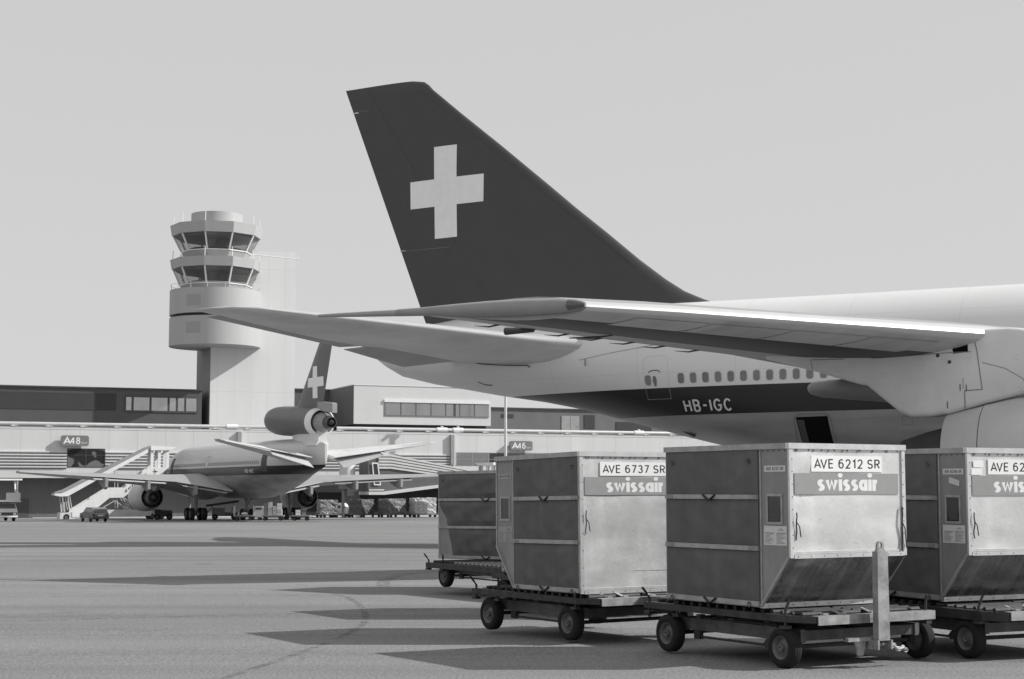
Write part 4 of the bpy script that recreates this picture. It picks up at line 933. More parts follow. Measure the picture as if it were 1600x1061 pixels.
# roof-edge duct with saddles
DU = building('roof_duct', 'long pale insulated duct running on saddles along the edge of the pier roof', 'duct')
g = MB(BO); g.tube([(X0, 0.42, 9.98), (38.6, 0.42, 9.98)], .24, 16); g.tube([(40.0, 0.42, 9.98), (X1, 0.42, 9.98)], .24, 16); g.build('pipe', M['trim2'], DU)
for x in (25.6, 38.7, 55.2, 57.6, 86.0):
    g = MB(BO); g.tube([(x - .75, 0.42, 9.98), (x + .75, 0.42, 9.98)], .33, 16); g.box(x - .15, x + .15, .25, .6, 10.3, 10.5) if x > 50 else None; g.build('joint_collar', M['white'], DU)
x = X0 + 2.2
while x < X1:
    g = MB(BO); g.box(x, x + .9, .02, .80, 9.625, 9.70); g.box(x + .2, x + .5, .2, .65, 9.702, 9.78); g.build('saddle', M['offwhite'], DU); x += 4.25
for x, z0 in ((26.5, 6.8), (56.55, 5.1)):
    dp = building('downpipe', 'grey square downpipe on the pier wall ' + ('behind the white tailplane of the far airliner' if x < 30 else 'left of the glazed band and gate A 46'), 'downpipe', x)
    g = MB(BO); g.box(-.30, .20, -.45, -.04, z0, 9.30); g.build('pipe', M['grey'], dp); g = MB(BO); g.box(.205, .42, -.40, -.06, z0, 9.28); g.build('bracket_rail', M['offwhite'], dp)
# ---- set-back upper storeys
def upper(name, label, x0, x1, y0, z1, mt):
    b = building(name, label, 'building', x0, y0); o = lb(0, 0)
    g = MB((0, 0, -BZ)); g.box(0, x1 - x0, 0, 14, 9.63, z1); g.build('wall', mt, b)
    g = MB((0, 0, -BZ)); g.box(-.15, x1 - x0 + .15, -.25, 14.2, z1 + .002, z1 + .18); g.build('roof_edge', M['dark'], b)
    return b
UA = upper('upper_storey', 'dark clad upper storey with louvre band and six pale windows, left of the control tower', X0, 23.1, 8, 15.1, M['clad_dark'])
ox = X0
g = MB((-ox, 0, -BZ)); g.box(X0, 11.6, -.06, .02, 12.2, 14.45); g.build('louvre_band', M['louvre'], UA)
xs_ = [12.78, 13.78, 16.16, 18.58, 19.70, 20.82, 22.5]
for a, b in zip(xs_, xs_[1:]):
    g = MB((-ox, 0, -BZ)); g.box(a, b - .02, -.12, .02, 12.05, 14.28); fr = g.build('window', M['dark'], UA)
    g = MB((-ox, 0, -BZ)); g.box(a + .14, b - .16, -.135, -.10, 12.28, 14.02); pn = g.build('pane', M['pane_sky'], fr)
g = MB((-ox, 0, -BZ)); g.box(13.0, 13.7, -.15, -.14, 12.6, 13.4); g.box(16.3, 17.5, -.15, -.14, 12.3, 12.7); g.build('white_object', M['white'], fr) if False else None
UB = upper('upper_storey', 'dark clad upper storey between control tower and white office box, with one pale window', 36.1, 46, 13, 15.9, M['clad_dark'])
g = MB((-36.1, 0, -BZ)); g.box(41.0, 43.0, -.08, .02, 12.3, 14.4); g.build('pane', M['pane_sky'], UB)
UC = upper('upper_storey', 'dark clad upper storey with a pale door and vents, right of the white office box', 62.9, X1, 8, 13.55, M['clad_dark2'])
g = MB((-62.9, 0, -BZ)); g.box(76.95, 79.85, -.08, .02, 9.7, 12.65); dr = g.build('double_door', M['grey'], UC)
g = MB((-62.9, 0, -BZ)); g.box(78.38, 78.42, -.09, -.07, 9.7, 12.6); g.box(79.5, 79.56, -.10, -.07, 10.8, 11.2); g.build('handle', M['dark'], dr)
g = MB((-62.9, 0, -BZ)); g.box(80.7, 82.45, -.08, .02, 10.85, 12.85); g.build('vent', M['louvre'], UC)
g = MB((-62.9, 0, -BZ)); g.box(67.3, 69.2, -.08, .02, 12.25, 12.75); g.build('vent', M['louvre'], UC)
g = MB((-62.9, 0, -BZ)); g.box(86, 92, -.08, .02, 9.7, 11.9); g.build('shutter', M['louvre'], UC)
OB = building('office_box', 'pale windowed office box overhanging the pier roof, right of the control tower', 'building', 42.55, 1)
WX = 20.25
g = MB((0, 0, -BZ)); g.box(0, WX, 0, 12, 10.66, 15.98); g.build('wall', M['panel_white2'], OB)
g = MB((0, 0, -BZ)); g.box(-.05, -.004, 0.02, 12, 10.62, 15.96); g.build('side_cladding', M['clad_dark'], OB)
g = MB((0, 0, -BZ)); g.box(.5, WX - .5, .6, 12, 9.63, 10.655); g.build('plinth', M['recess_shade'], OB)
g = MB((0, 0, -BZ)); g.box(-.06, WX + .06, -.08, 12.05, 15.985, 16.10); g.build('roof_edge', M['white'], OB)
g = MB((0, 0, -BZ)); g.box(4.35, 20.05, -.22, 0.01, 13.72, 14.10); g.build('lintel', M['white'], OB)
edges = [4.45, 6.77, 8.98, 11.2, 13.39, 15.5, 17.72, 19.96]
for i, (a, b) in enumerate(zip(edges, edges[1:])):
    g = MB((0, 0, -BZ)); g.box(a, b - .06, -.10, .02, 11.82, 13.71); fr = g.build('window', M['midgrey'], OB)
    g = MB((0, 0, -BZ)); g.box(a + .08, b - .14, -.115, -.095, 11.95, 13.62); pn = g.build('pane', M['pane_sky2'], fr)
    if i == 4: g = MB((0, 0, -BZ)); g.box(a + 1.15, a + 1.5, -.125, -.10, 11.95, 13.62); g.build('open_blind', M['dark'], fr)
# ---- control tower
TW = building('control_tower', 'airport control tower with two flared glazed cabs above a double concrete drum', 'tower', 24.2, 8)
TO = (0, 0, -BZ)
g = MB(TO); g.box(0, 11.85, 0.0, 9.0, BZ, 34.9); g.build('shaft', M['concrete'], TW)
g = MB(TO); g.box(-.06, -.004, 0.05, 9.0, BZ, 34.85); g.build('side_cladding', M['grey2'], TW)
M['shell_vent'] = mat('shell_vent', 0.34, 0.6)
cx, cy = 0.55, 0.0
M['tower_shell'] = seam_mat('tower_shell_panels', 0.41, 0.6, 2, 30, 0.01, 1, var=0.05, vscale=0.4)
def cyl(z0, z1, r0, r1, nm, mt, n=64, par=TW, rot=0):
    g = MB(TO); rg = [[(cx + r * math.cos(2*math.pi*k/n + rot), cy + r * math.sin(2*math.pi*k/n + rot), z) for k in range(n)] for z, r in ((z0, r0), (z1, r1))]
    g.loft(rg); return g.build(nm, mt, par, sharp=30)
TR = 6.2
cyl(21.10, 24.95, TR, TR, 'lower_drum', M['tower_shell']); cyl(24.952, 25.33, TR - .5, TR - .5, 'drum_gap', M['recess_shade']); cyl(25.332, 28.75, TR, TR, 'upper_drum', M['tower_shell'])
for z in (26.3, 22.6):
    g = MB(TO); n = 8; vs = []
    for k in range(n + 1):
        a = R(-140 + 2.4 * k)
        for zz in (z, z + 1.5): vs.append((cx + (TR + .02) * math.cos(a), cy + (TR + .02) * math.sin(a), zz))
    g.add(vs, [(2*k, 2*k+2, 2*k+3, 2*k+1) for k in range(n)]); g.build('louvre', M['shell_vent'], TW, fix=False)
def ring(z, r, n, rot): return [Vector((cx + r * math.cos(2*math.pi*(k+.5)/n + rot), cy + r * math.sin(2*math.pi*(k+.5)/n + rot), z)) for k in range(n)]
def cab(z0, zs, zw, z1, r0, r1, nm, n=10, rot=R(9)):
    """sill ring z0..zs, windows zs..zw, fascia zw..z1; radius grows with height"""
    rr = lambda z: r0 + (r1 - r0) * (z - z0) / (zw - z0) if z < zw else r1 + (z - zw) * .10
    g = MB(TO); g.loft([ring(z0, rr(z0), n, rot), ring(zs, rr(zs), n, rot)]); b = g.build('sill_wall', M['tower_shell'], TW, sharp=20)
    g = MB(TO); g.loft([ring(zw, rr(zw) + .12, n, rot), ring(z1, rr(z1) + .22, n, rot)]); g.build('fascia', M['tower_shell'], TW, sharp=20)
    A, B = ring(zs + .002, rr(zs) - .06, n, rot), ring(zw - .002, rr(zw) - .06, n, rot)
    for k in range(n):
        g = MB(TO); g.add([A[k], A[(k+1) % n], B[(k+1) % n], B[k]], [(0, 1, 2, 3)]); g.build('pane', M['cab_glass'], TW, fix=False, smooth=False)
        g = MB(TO); g.bar(A[k], B[k], .20, .20); g.build('mullion', M['white'], TW)
    g = MB(TO); q = ring(zs + .06, rr(zs) + .03, n, rot)
    for k in range(n): g.bar(q[k], q[(k+1) % n], .12, .12)
    g.build('sill_rail', M['white'], TW)
    # consoles and ceiling inside, seen through the glass
    g = MB(TO); g.loft([ring(zs + .01, rr(zs) * .78, n, rot), ring(zs + .55, rr(zs) * .80, n, rot)]); g.build('console', M['dark'], TW)
    g = MB(TO); g.loft([ring(zw - .35, rr(zw) * .92, n, rot), ring(zw - .01, rr(zw) * .95, n, rot)]); g.build('ceiling', M['midgrey'], TW)
    g = MB(TO); g.loft([ring(zs + .01, 1.5, 12, 0), ring(zw - .01, 1.5, 12, 0)]); g.build('core', M['midgrey'], TW)
cab(28.752, 29.45, 31.72, 33.0, 4.55, 5.90, 'lower'); cab(33.002, 34.05, 36.32, 37.75, 4.20, 5.95, 'upper')
cyl(37.76, 39.5, 3.5, 3.5, 'roof_drum', M['tower_shell'], 48)
for k in range(10):
    a = 2 * math.pi * (k + .5) / 10 + R(9)
    for z, r in ((37.8, 5.95), (33.05, 5.95)):
        g = MB(TO); g.tube([(cx + r * math.cos(a), cy + r * math.sin(a), z - .6), (cx + (r - .12) * math.cos(a), cy + (r - .12) * math.sin(a), z + 1.25)], .055, 6); g.build('roof_aerial', M['white'], TW)
g = MB(TO)
for k in range(16):
    a = 2 * math.pi * k / 16; g.tube([(cx + 6.1 * math.cos(a), cy + 6.1 * math.sin(a), 28.75), (cx + 6.1 * math.cos(a), cy + 6.1 * math.sin(a), 29.5)], .03, 4)
g.tube([(cx + 6.1 * math.cos(2*math.pi*k/40), cy + 6.1 * math.sin(2*math.pi*k/40), 29.5) for k in range(41)], .025, 4); g.build('balcony_rail', M['offwhite'], TW)
g = MB(TO); g.tube([(cx + 4.4, cy - 2.6, 33.9), (cx + 11.2, cy - 2.6, 33.6)], .07, 6)
for dx, h_ in ((9.7, .9), (9.0, .5), (10.8, .5)): g.tube([(cx + dx, cy - 2.6, 33.65), (cx + dx, cy - 2.6, 33.65 + h_)], .045, 6)
g.build('aerial_boom', M['white'], TW)
# ---- slim lamp mast in front of the pier
LM = building('lamp_mast', 'tall slim pale mast standing in front of the pier beside the A 46 board', 'mast', 62.18, -6)
g = MB((0, 0, -BZ)); g.tube([(0, 0, BZ), (0, 0, 5), (0, 0, 20)], [.22, .20, .17], 12); g.build('pole', M['offwhite'], LM)
g = MB((0, 0, -BZ)); g.bar((-.9, 0, 20), (.9, 0, 20), .12); [g.box(x - .2, x + .2, -.3, .1, 19.7, 19.94) for x in (-.7, .7)]; g.build('floodlights', M['grey'], LM)
# ---- passenger bridge of gate A 46
def PB(px_, py_, off): pass
JB = building('passenger_bridge', 'pale ribbed passenger boarding bridge with a round column, behind the far airliner wing', 'bridge', 40.0, -14)
M['bridge_grey'] = seam_mat('bridge_side', 0.12, 0.6, 2, 0.28, 0.05, 0.7, var=0.1, vscale=0.4)
JO = (0, 0, -BZ)
g = MB(JO); g.box(0.0, 3.0, 0.1, 4.0, 1.45, 5.72); g.build('cab', M['bridge_grey'], JB)
g = MB(JO); g.box(0, 2.15, -.25, 4.1, 1.02, 1.43); g.box(0.1, 2.1, -.10, 4.1, 1.55, 1.72); g.build('cab_sill', M['offwhite'], JB)
g = MB(JO); g.add([(.44, -.05, 5.12), (1.30, -.05, 5.12), (1.70, -.05, 2.23), (.74, -.05, 2.23)], [(3, 2, 1, 0)]); fr = g.build('cab_door', M['white'], JB, fix=False)
g = MB(JO); g.add([(.62, -.07, 4.95), (1.16, -.07, 4.95), (1.52, -.07, 2.40), (.90, -.07, 2.40)], [(3, 2, 1, 0)]); g.build('pane', M['dark_glass'], fr, fix=False)
def slab(x0, x1, za0, za1, zb0, zb1, y0, y1, nm, m):
    g = MB(JO); g.add([(x0, y0, za0), (x1, y0, zb0), (x1, y1, zb0), (x0, y1, za0), (x0, y0, za1), (x1, y0, zb1), (x1, y1, zb1), (x0, y1, za1)], [(0,3,2,1),(4,5,6,7),(0,1,5,4),(1,2,6,5),(2,3,7,6),(3,0,4,7)]); return g.build(nm, m, JB)
slab(3.01, 15.5, 1.5, 5.7, 2.95, 3.9, .12, 3.9, 'tunnel', M['bridge_grey'])
for i in range(5):
    a = 6.15 - i * .39; b = 4.55 - i * .25
    a2 = 5.15 - i * .265 - (4.55 - 4.55)
    zr = lambda z0, z1: (3.01, 15.6, a - .25, a, (a - 6.15) * .68 + 3.95 - .17, (a - 6.15) * .68 + 3.95)
    slab(3.01, 15.6, a - .25, a, 3.95 + (a - 6.15) * .68 - .17, 3.95 + (a - 6.15) * .68, -.05, 4.0, 'tunnel_rib', M['offwhite'])
    if True: g = MB(JO); g.box(1.35 if i else .9, 3.0, -.06, 4.0, a - .25, a); g.build('tunnel_rib', M['offwhite'], JB)
    if i < 4: slab(1.36, 3.0, a - .39, a - .252, a - .39, a - .252, .02, 3.9, 'tunnel_groove', M['midgrey']); slab(3.011, 15.59, a - .39, a - .255, 3.95 + (a - 6.15) * .68 - .262, 3.95 + (a - 6.15) * .68 - .175, .02, 3.9, 'tunnel_groove', M['midgrey'])
slab(2.16, 15.6, 1.02, 1.45, 2.65, 3.0, -.2, 4.05, 'floor_beam', M['offwhite'])
g = MB(JO); g.tube([(-2.2, 2, 2.3), (-2.2, 2, 5.0)], 1.02, 32); g.build('rotunda', M['offwhite'], JB, sharp=60)
g = MB(JO); g.tube([(-2.7, 2, BZ), (-2.7, 2, 2.3)], .20, 12); g.box(-3.2, -.9, 1.5, 2.5, 1.75, 2.28); g.box(-2.3, -1.4, 1.5, 2.5, .9, 1.74); g.build('column', M['midgrey'], JB)
# ================================================================ the far three-engined airliner
TG = -1.61
TRI = thing('trijet_airliner', 'far three-engined airliner parked at the pier, seen from behind, white cross on its dark fin', 'airliner', (-18.83, 154.76, TG), R(90 + 27.13))
def T3(s, y, z): return (50 - s, y, z)                  # s metres aft of the nose, y to port, z above its own ground
TF = [(0, .05, 4.9, 4.6), (.6, .8, 5.9, 3.9), (2, 1.6, 7.0, 3.1), (4.5, 2.5, 8.0, 2.6), (7.5, 2.95, 8.36, 2.38), (10, 3.01, 8.38, 2.35), (30, 3.01, 8.38, 2.35), (35, 3.01, 8.38, 2.42), (38, 2.92, 8.38, 2.75), (41, 2.70, 8.36, 3.30), (44, 2.20, 8.33, 3.85), (47, 1.62, 8.24, 4.50), (49, 1.18, 8.15, 4.85), (50.5, .84, 8.05, 5.10), (51.4, .60, 7.95, 5.28), (52.0, .40, 7.82, 5.42), (52.5, .12, 7.6, 5.7)]
M['tri_skin'] = fuselage_mat('far_airliner_skin', 4.78, 5.66, 0.34, 0.56)
g = MB(); g.loft([[T3(s, y, z) for y, z in fus_ring(s, 48, TF)[0]] for s in sorted(set([a[0] for a in TF] + [1.2, 3, 15, 20, 25, 33, 36.5, 39.5, 42.5, 45.5, 48.3, 50.3]))]); g.build('fuselage', M['tri_skin'], TRI, sharp=40)
for side in (1, -1):
    for k in range(64):
        s = 40.4 - .508 * k
        if 22.2 < s < 23.6 or s < 9.3: continue
        g = MB(); P = lambda a, b, s=s: T3(s + a, side * (fus_y(s + a, 6.05 + b, TF) + .02), 6.05 + b)
        g.add([P(*q) for q in rrect(.26, .38, .1, 3)], [tuple(range(16))]); g.build('cabin_window', M['grey'], TRI, fix=False, smooth=False)
for s0, s1, z0, z1 in ((41.15, 42.3, 5.05, 6.85), (8.0, 9.1, 5.05, 6.95)):
    skin_plate([(s1, z1), (s0, z1), (s0, z0), (s1, z0)], M['dark'], TRI, 'open_door', .02, 1, TF, T3)
skin_line([(23.4, 5.1), (23.4, 6.9), (22.3, 6.9), (22.3, 5.1)], TRI, .05, 'grey', 1, 'door_outline', TF, T3, .02)
lettering('HB-IHC', on_skin(36.6, 5.0, 1, TF, T3, .03), .42, 2.6, M['lightink'], TRI, 'registration', stroke=.17, lift=.003) if False else lettering('HB-IHC', lambda x, y, q: T3(36.8 + x, fus_y(36.8 + x, 4.98 + y, TF) + .03 + q, 4.98 + y), .42, 2.4, M['lightink'], TRI, 'registration', stroke=.17, lift=.003)
WT = [(2.6, 15.3, 31.6, 3.75, 3.15, 1.3), (8.4, 20.2, 29.9, 4.25, 4.15, 1.0), (17, 26.9, 32.6, 4.65, 4.6, .9), (25.2, 33.3, 35.6, 5.0, 5.0, .8)]
STT = [(1.2, 43.6, 52.0, 6.55, 6.35, 1.0), (5.5, 47.6, 52.9, 7.15, 7.0, .95), (10.6, 51.6, 54.0, 7.85, 7.80, .85), (10.95, 52.6, 54.1, 7.92, 7.90, .4)]
def wm2(i, k, n): return 0 if n - 4 <= k < n + 1 else (1 if k < n - 4 else 2)
for F in (T3, mirrored(T3)):
    port = F is T3
    wg = surf(WT, F, 'wing', [M['bright_le'], M['wing_top'], M['wing_mid']], TRI, wm2)
    for y0, y1, dz in ((3.2, 7.6, .35), (9.4, 17.5, .30)):
        g = MB(); R4 = []
        for k in range(6):
            y = y0 + (y1 - y0) * k / 5; sl, st_, zl, zt_, tt = interp(WT, y); cf = 1.9 if y < 9 else 1.3
            R4.append([F(st_ - cf, y, zt_ + .16), F(st_ + .15, y, zt_ - dz + .03), F(st_ + .15, y, zt_ - dz - .02), F(st_ - cf, y, zt_ - .12)])
        g.loft(R4); g.build('flap', M['flap'], wg, sharp=30)
    for y in (6.4, 11.5, 16.2):
        sl, st_, zl, zt_, tt = interp(WT, y)
        g = MB(); g.loft([[F(s, y + a, z) for a, z in ((.14, zt_ - .1), (.14, zb), (-.14, zb), (-.14, zt_ - .1))] for s, zb in ((st_ - 3.2, zt_ - .18), (st_ - 1.6, zt_ - .75), (st_ + .2, zt_ - 1.25), (st_ + .7, zt_ - 1.0))]); g.build('flap_hinge_fairing', M['grey'], wg, sharp=40)
    tl = surf(STT, F, 'tailplane', [M['bright_le'], M['tail_grey'], M['tail_grey']], TRI, wm2)
    for (a, b) in (((1.5, 50.3, 53.3, 6.45, 5.35), (5.6, 51.6, 53.4, 7.05, 6.55)), ((5.75, 51.6, 53.4, 7.08, 6.85), (10.4, 53.1, 54.1, 7.82, 7.72))):
        g = MB(); R4 = []
        for k in range(5):
            u = k / 4; y, s0, s1, z0, z1 = (p + (q - p) * u for p, q in zip(a, b)); R4.append([F(s0, y, z0 + .14), F(s1, y, z1 + .02), F(s1, y, z1 - .02), F(s0, y, z0 - .10)])
        g.loft(R4); g.build('elevator', M['flap'], tl, sharp=30)
    # wing engine
    ye = 8.9; O = F(22.9, ye, 2.45); ax = Vector(F(21.9, ye, 2.45)) - Vector(O)
    g = MB(); g.lathe(O, ax, [(.05, 1.16), (0, 1.22), (.3, 1.30), (1.5, 1.48), (3.2, 1.55), (4.8, 1.48), (5.7, 1.30), (5.9, 1.2), (5.8, 1.12), (5.0, 1.1)], 40); g.lathe(O, ax, [(5.0, 1.1), (5.0, .2)], 40, 1); g.lathe(O, ax, [(.05, 1.16), (1.0, 1.12), (1.0, .8)], 40, 1)
    nc = g.build('engine_nacelle', [M['nacelle'], M['dark']], TRI, sharp=35)
    g = MB(); g.lathe(O, ax, [(1.0, .92), (.2, .84), (-.5, .66)], 32); g.build('core_cowl', M['galv'], nc)
    g = MB(); g.lathe(O, ax, [(-.3, .66), (-.52, .66), (-.75, .60), (-.75, .50), (-.5, .44), (-.9, .34), (-1.3, .05)], 32); g.build('exhaust_cone', M['dark'], nc)
    g = MB(); g.loft([[F(s, ye + a, z) for a, z in ((.2, zt_), (.2, zb), (-.2, zb), (-.2, zt_))] for s, zb, zt_ in ((18.2, 3.9, 4.1), (20.5, 3.7, 4.5), (22.9, 3.3, 4.4), (24.4, 3.1, 4.3), (26.2, 3.9, 4.2))]); g.build('engine_strut', M['flap'], TRI, sharp=40)
    g = MB(); g.lathe(O, ax, [(-1.4, .1), (-.9, .50), (.2, .55)], 20, 0); 
    bogie(F, TRI, 27.3, 5.3, 3.9, .68, 2, 0, w_=.42, sp=.68, wb=.82)
bogie(T3, TRI, 28.6, 0, 2.6, .62, 1, 0, 'centre_gear', sp=.5)
bogie(T3, TRI, 6.0, 0, 2.6, .50, 1, 0, 'nose_gear', w_=.32, sp=.4)
# tail engine through the fin root
O = T3(37.5, 0, 10.40); ax = Vector(T3(56, 0, 9.50)) - Vector(T3(37.5, 0, 10.40)); ax.normalize()
g = MB(); g.lathe(O, ax, [(.9, 1.05), (.15, 1.10), (0, 1.18), (.2, 1.28), (1.2, 1.42), (3, 1.50), (8, 1.50), (11.6, 1.42), (12.6, 1.37)], 40); g.lathe(O, ax, [(.9, 1.05), (1.2, .1)], 40); en = g.build('tail_engine_duct', M['fin_far'], TRI, sharp=40)
g = MB(); g.lathe(O, ax, [(12.62, 1.385), (13.9, 1.27), (13.95, 1.20), (13.6, 1.14), (13.0, 1.12)], 40, 0); g.lathe(O, ax, [(13.0, 1.12), (12.9, .7)], 40, 1); g.build('reverser_ring', [M['white'], M['dark']], en, sharp=40)
g = MB(); g.lathe(O, ax, [(12.9, 1.0), (14.2, .92), (15.7, .66)], 32); g.build('core_cowl', M['galv'], en)
g = MB(); g.lathe(O, ax, [(15.4, .64), (15.9, .62), (16.4, .55), (16.4, .46), (15.9, .42), (16.0, .34), (17.1, .04)], 32); g.build('exhaust_cone', M['dark'], en)
g = MB(); g.loft([[T3(s, a, z) for a, z in ((w_, 9.3), (w_, 8.0), (w_ + .25, 7.5), (-w_ - .25, 7.5), (-w_, 8.0), (-w_, 9.3))] for s, w_ in ((43.6, .12), (44.6, .6), (47, .8), (50.2, .75), (51.6, .45))]); g.build('duct_pedestal', M['offwhite'], TRI, sharp=40)
FL3 = [(10.8, 43.2), (11.4, 44.35), (17.3, 50.3), (17.6, 50.9)]
def fte3(z): return 51.6 + (z - 11.4) * .40
def fh3(s, z):
    a = interp(FL3, z)[0]; b = fte3(z); x = min(1, max(0, (s - a) / (b - a))); return interp(AF[::-1], x)[0] * (b - a) * .55
g = MB(); rings = []
for z in (10.8, 11.4, 12.4, 13.4, 14.4, 15.4, 16.4, 17.3, 17.6):
    a = interp(FL3, z)[0]; b = fte3(z); rings.append([T3(a + (b-a)*x, fh3(a + (b-a)*x, z), z) for x, h in AF] + [T3(a + (b-a)*x, -fh3(a + (b-a)*x, z), z) for x, h in AF[::-1][1:-1]])
g.loft(rings); fn = g.build('tail_fin', M['fin_far'], TRI, sharp=50)
for side in (1, -1):
    g = MB()
    for s0, s1, z0, z1 in ((49.35, 50.45, 12.1, 15.2), (48.1, 49.35, 13.2, 14.12), (50.45, 51.85, 13.2, 14.12)):
        n = 4; vs = [T3(s0 + (s1-s0)*i/n, side * (fh3(s0 + (s1-s0)*i/n, z0 + (z1-z0)*j/n) + .02), z0 + (z1-z0)*j/n) for i in range(n+1) for j in range(n+1)]
        g.add(vs, [(i*(n+1)+j, (i+1)*(n+1)+j, (i+1)*(n+1)+j+1, i*(n+1)+j+1) for i in range(n) for j in range(n)])
    g.build('cross', M['cross'], fn, fix=False)
g = MB(); g.loft([[T3(s, a, z) for a, z in ((.24, z1), (.24, z0), (-.24, z0), (-.24, z1))] for s, z0, z1 in ((50.6, 10.9, 11.75), (54.4, 10.5, 11.45), (54.7, 10.5, 11.35))]); g.build('rudder_root', M['grey'], fn, sharp=30)

# ================================================================ boarding stairs at the airliner's forward door
def make_stairs(loc, rz, label, text=True):
    S = thing('boarding_stairs', label, 'stairs', loc, rz, 'covered mobile boarding stairs')
    def pr(P, y0, y1, nm, m, par=S):
        g = MB(); g.prism(P, lambda a, z: (a, y0, z), lambda a, z: (a, y1, z)); return g.build(nm, m, par)
    W0, W1 = -.85, .85
    up = lambda P, d: [(a, z + d) for a, z in P]
    band = [(12.09, 2.78), (11.39, 2.63), (10.58, 2.68), (7.58, 4.40), (1.62, 7.66), (1.62, 8.10), (6.68, 5.38), (10.9, 3.16), (11.4, 2.99), (12.09, 2.98)]
    for y in (W0, W1 - .08): pr(band, y, y + .08, 'canopy_side', M['white'])
    pr([(11.9, 3.0), (10.9, 3.18), (6.68, 5.40), (1.62, 8.12), (1.62, 8.32), (6.7, 5.72), (10.9, 3.42), (11.9, 3.1)], W0, W1, 'canopy_roof', M['grey'])
    fl = pr([(10.09, .34), (10.09, 1.15), (6.33, 3.50), (5.93, 3.62), (5.93, 2.47), (7.3, 1.34), (8.7, .34)], W1 - .08, W1, 'stair_side', M['white'])
    pr([(10.09, .34), (10.09, 1.15), (6.33, 3.50), (5.93, 3.62), (5.93, 2.47), (7.3, 1.34), (8.7, .34)], W0, W0 + .08, 'stair_side', M['white'])
    for y in (W1 - .08, W0):
        pr([(5.92, 3.65), (4.36, 3.65), (4.36, 2.51), (5.92, 2.47)], y - .003, y + .083, 'landing_side', M['white']); pr([(4.35, 3.60), (1.69, 5.85), (1.69, 4.75), (2.49, 4.02), (4.35, 2.51)], y, y + .08, 'stair_side', M['white'])
    g = MB()
    for i in range(16): u = i / 15; g.box(9.9 - 4.0 * u, 9.65 - 4.0 * u, W0 + .09, W1 - .09, .4 + 2.2 * u, .45 + 2.2 * u)
    for i in range(14): u = i / 13; g.box(4.3 - 2.7 * u, 4.05 - 2.7 * u, W0 + .09, W1 - .09, 2.65 + 2.2 * u, 2.7 + 2.2 * u)
    g.box(5.9, 4.4, W0 + .09, W1 - .09, 2.6, 2.66); g.build('steps', M['midgrey'], S)
    for y in (W0, W1 - .06):
        bd = pr([(1.68, 5.95), (-.75, 5.97), (.0, 5.0), (1.68, 4.75)], y - .02, y + .06, 'platform_side', M['white'])
    pr([(1.3, 8.47), (-1.66, 8.35), (-1.05, 8.02), (1.3, 7.94)], W0 - .1, W1 + .1, 'platform_roof', M['white'])
    for x in (1.1, .25, -.72):
        for y in (W0 + .1, W1 - .15):
            g = MB(); g.box(x - .17, x + .17, y - .04, y + .04, 5.9, 7.96); g.build('post', M['white'], S)
    pr([(-.6, 5.3), (-.6, 7.95), (-1.0, 7.95), (-1.05, 4.8)], W0, W0 + .1, 'fender', M['grey'])
    g = MB()
    for a, b in (((4.5, 2.6), (6.9, 1.2)), ((4.5, 2.6), (3.4, 1.1)), ((4.4, 2.6), (2.2, 1.1)), ((2.3, 4.0), (4.0, 1.1)), ((5.0, 2.5), (4.9, 1.2)), ((1.8, 4.7), (1.6, 1.1)), ((2.6, 3.9), (1.2, 1.1)), ((5.9, 2.5), (3.6, 1.15))):
        for y in (-.6, .6): g.bar((a[0], y, a[1]), (b[0], y, b[1]), .07)
    g.build('lift_frame', M['offwhite'], S)
    g = MB()
    for x0, z0, x1, z1 in ((10.98, .9, 11.2, 2.7), (10.3, 1.1, 10.6, 2.7), (10.05, 1.0, 10.4, 2.65), (5.0, 3.6, 5.05, 5.6), (10.9, .9, 10.95, 2.0)):
        for y in (-.75, .75): g.tube([(x0, y, z0), (x1, y, z1)], .04, 6)
    g.build('canopy_prop', M['offwhite'], S)
    pr([(6.58, 1.12), (.96, 1.08), (1.15, .42), (6.25, .41)], -.9, .9, 'chassis', M['offwhite'])
    pr([(11.39, .80), (9.75, .84), (9.75, .12), (11.45, .12)], -.8, .8, 'front_box', M['offwhite'])
    for x in (10.7, 7.2, 1.0, -.1):
        for y in (-.75, .75): wheel((x, y, .34), (0, 1, 0), .34, .22, S, 20)
    if text:
        lettering('SWISSAIR', lambda x, y, q: (4.20 - x * .80, W1 + .012 + q, 2.95 + x * .66 + y * .95), .42, 3.0, M['ink'], S, 'lettering', stroke=.2, lift=.003)
        g = MB(); cx_, cz_ = .75, 5.48
        for P in ([(0, .34), (.05, .2), (.05, -.2), (0, -.3), (-.05, -.2), (-.05, .2)], [(-.3, -.06), (0, .1), (.3, -.06), (.3, -.12), (0, 0), (-.3, -.12)], [(-.12, -.27), (0, -.2), (.12, -.27), (0, -.24)]):
            g.add([(cx_ - b * 1.0, W1 + .012 + .002 * len(g.f), cz_ + a) for a, b in P], [tuple(range(len(P)))])
        g.build('aircraft_emblem', M['ink'], S, fix=False, smooth=False)
    return S
zs_ = gz(186.8)
make_stairs((-41.0, 186.8, zs_), R(180 + 27.13), 'covered white boarding stairs at the far airliner front door, lettered SWISSAIR')
_s2 = make_stairs((-3.15, 195, gz(195)), R(-8), 'covered white boarding stairs standing below gate A 46, mostly hidden by the containers', False); _s2.scale = (.8, .8, .8)

# ================================================================ vehicles and carts on the far apron
def face(x, y): return math.atan2(-y, -x)
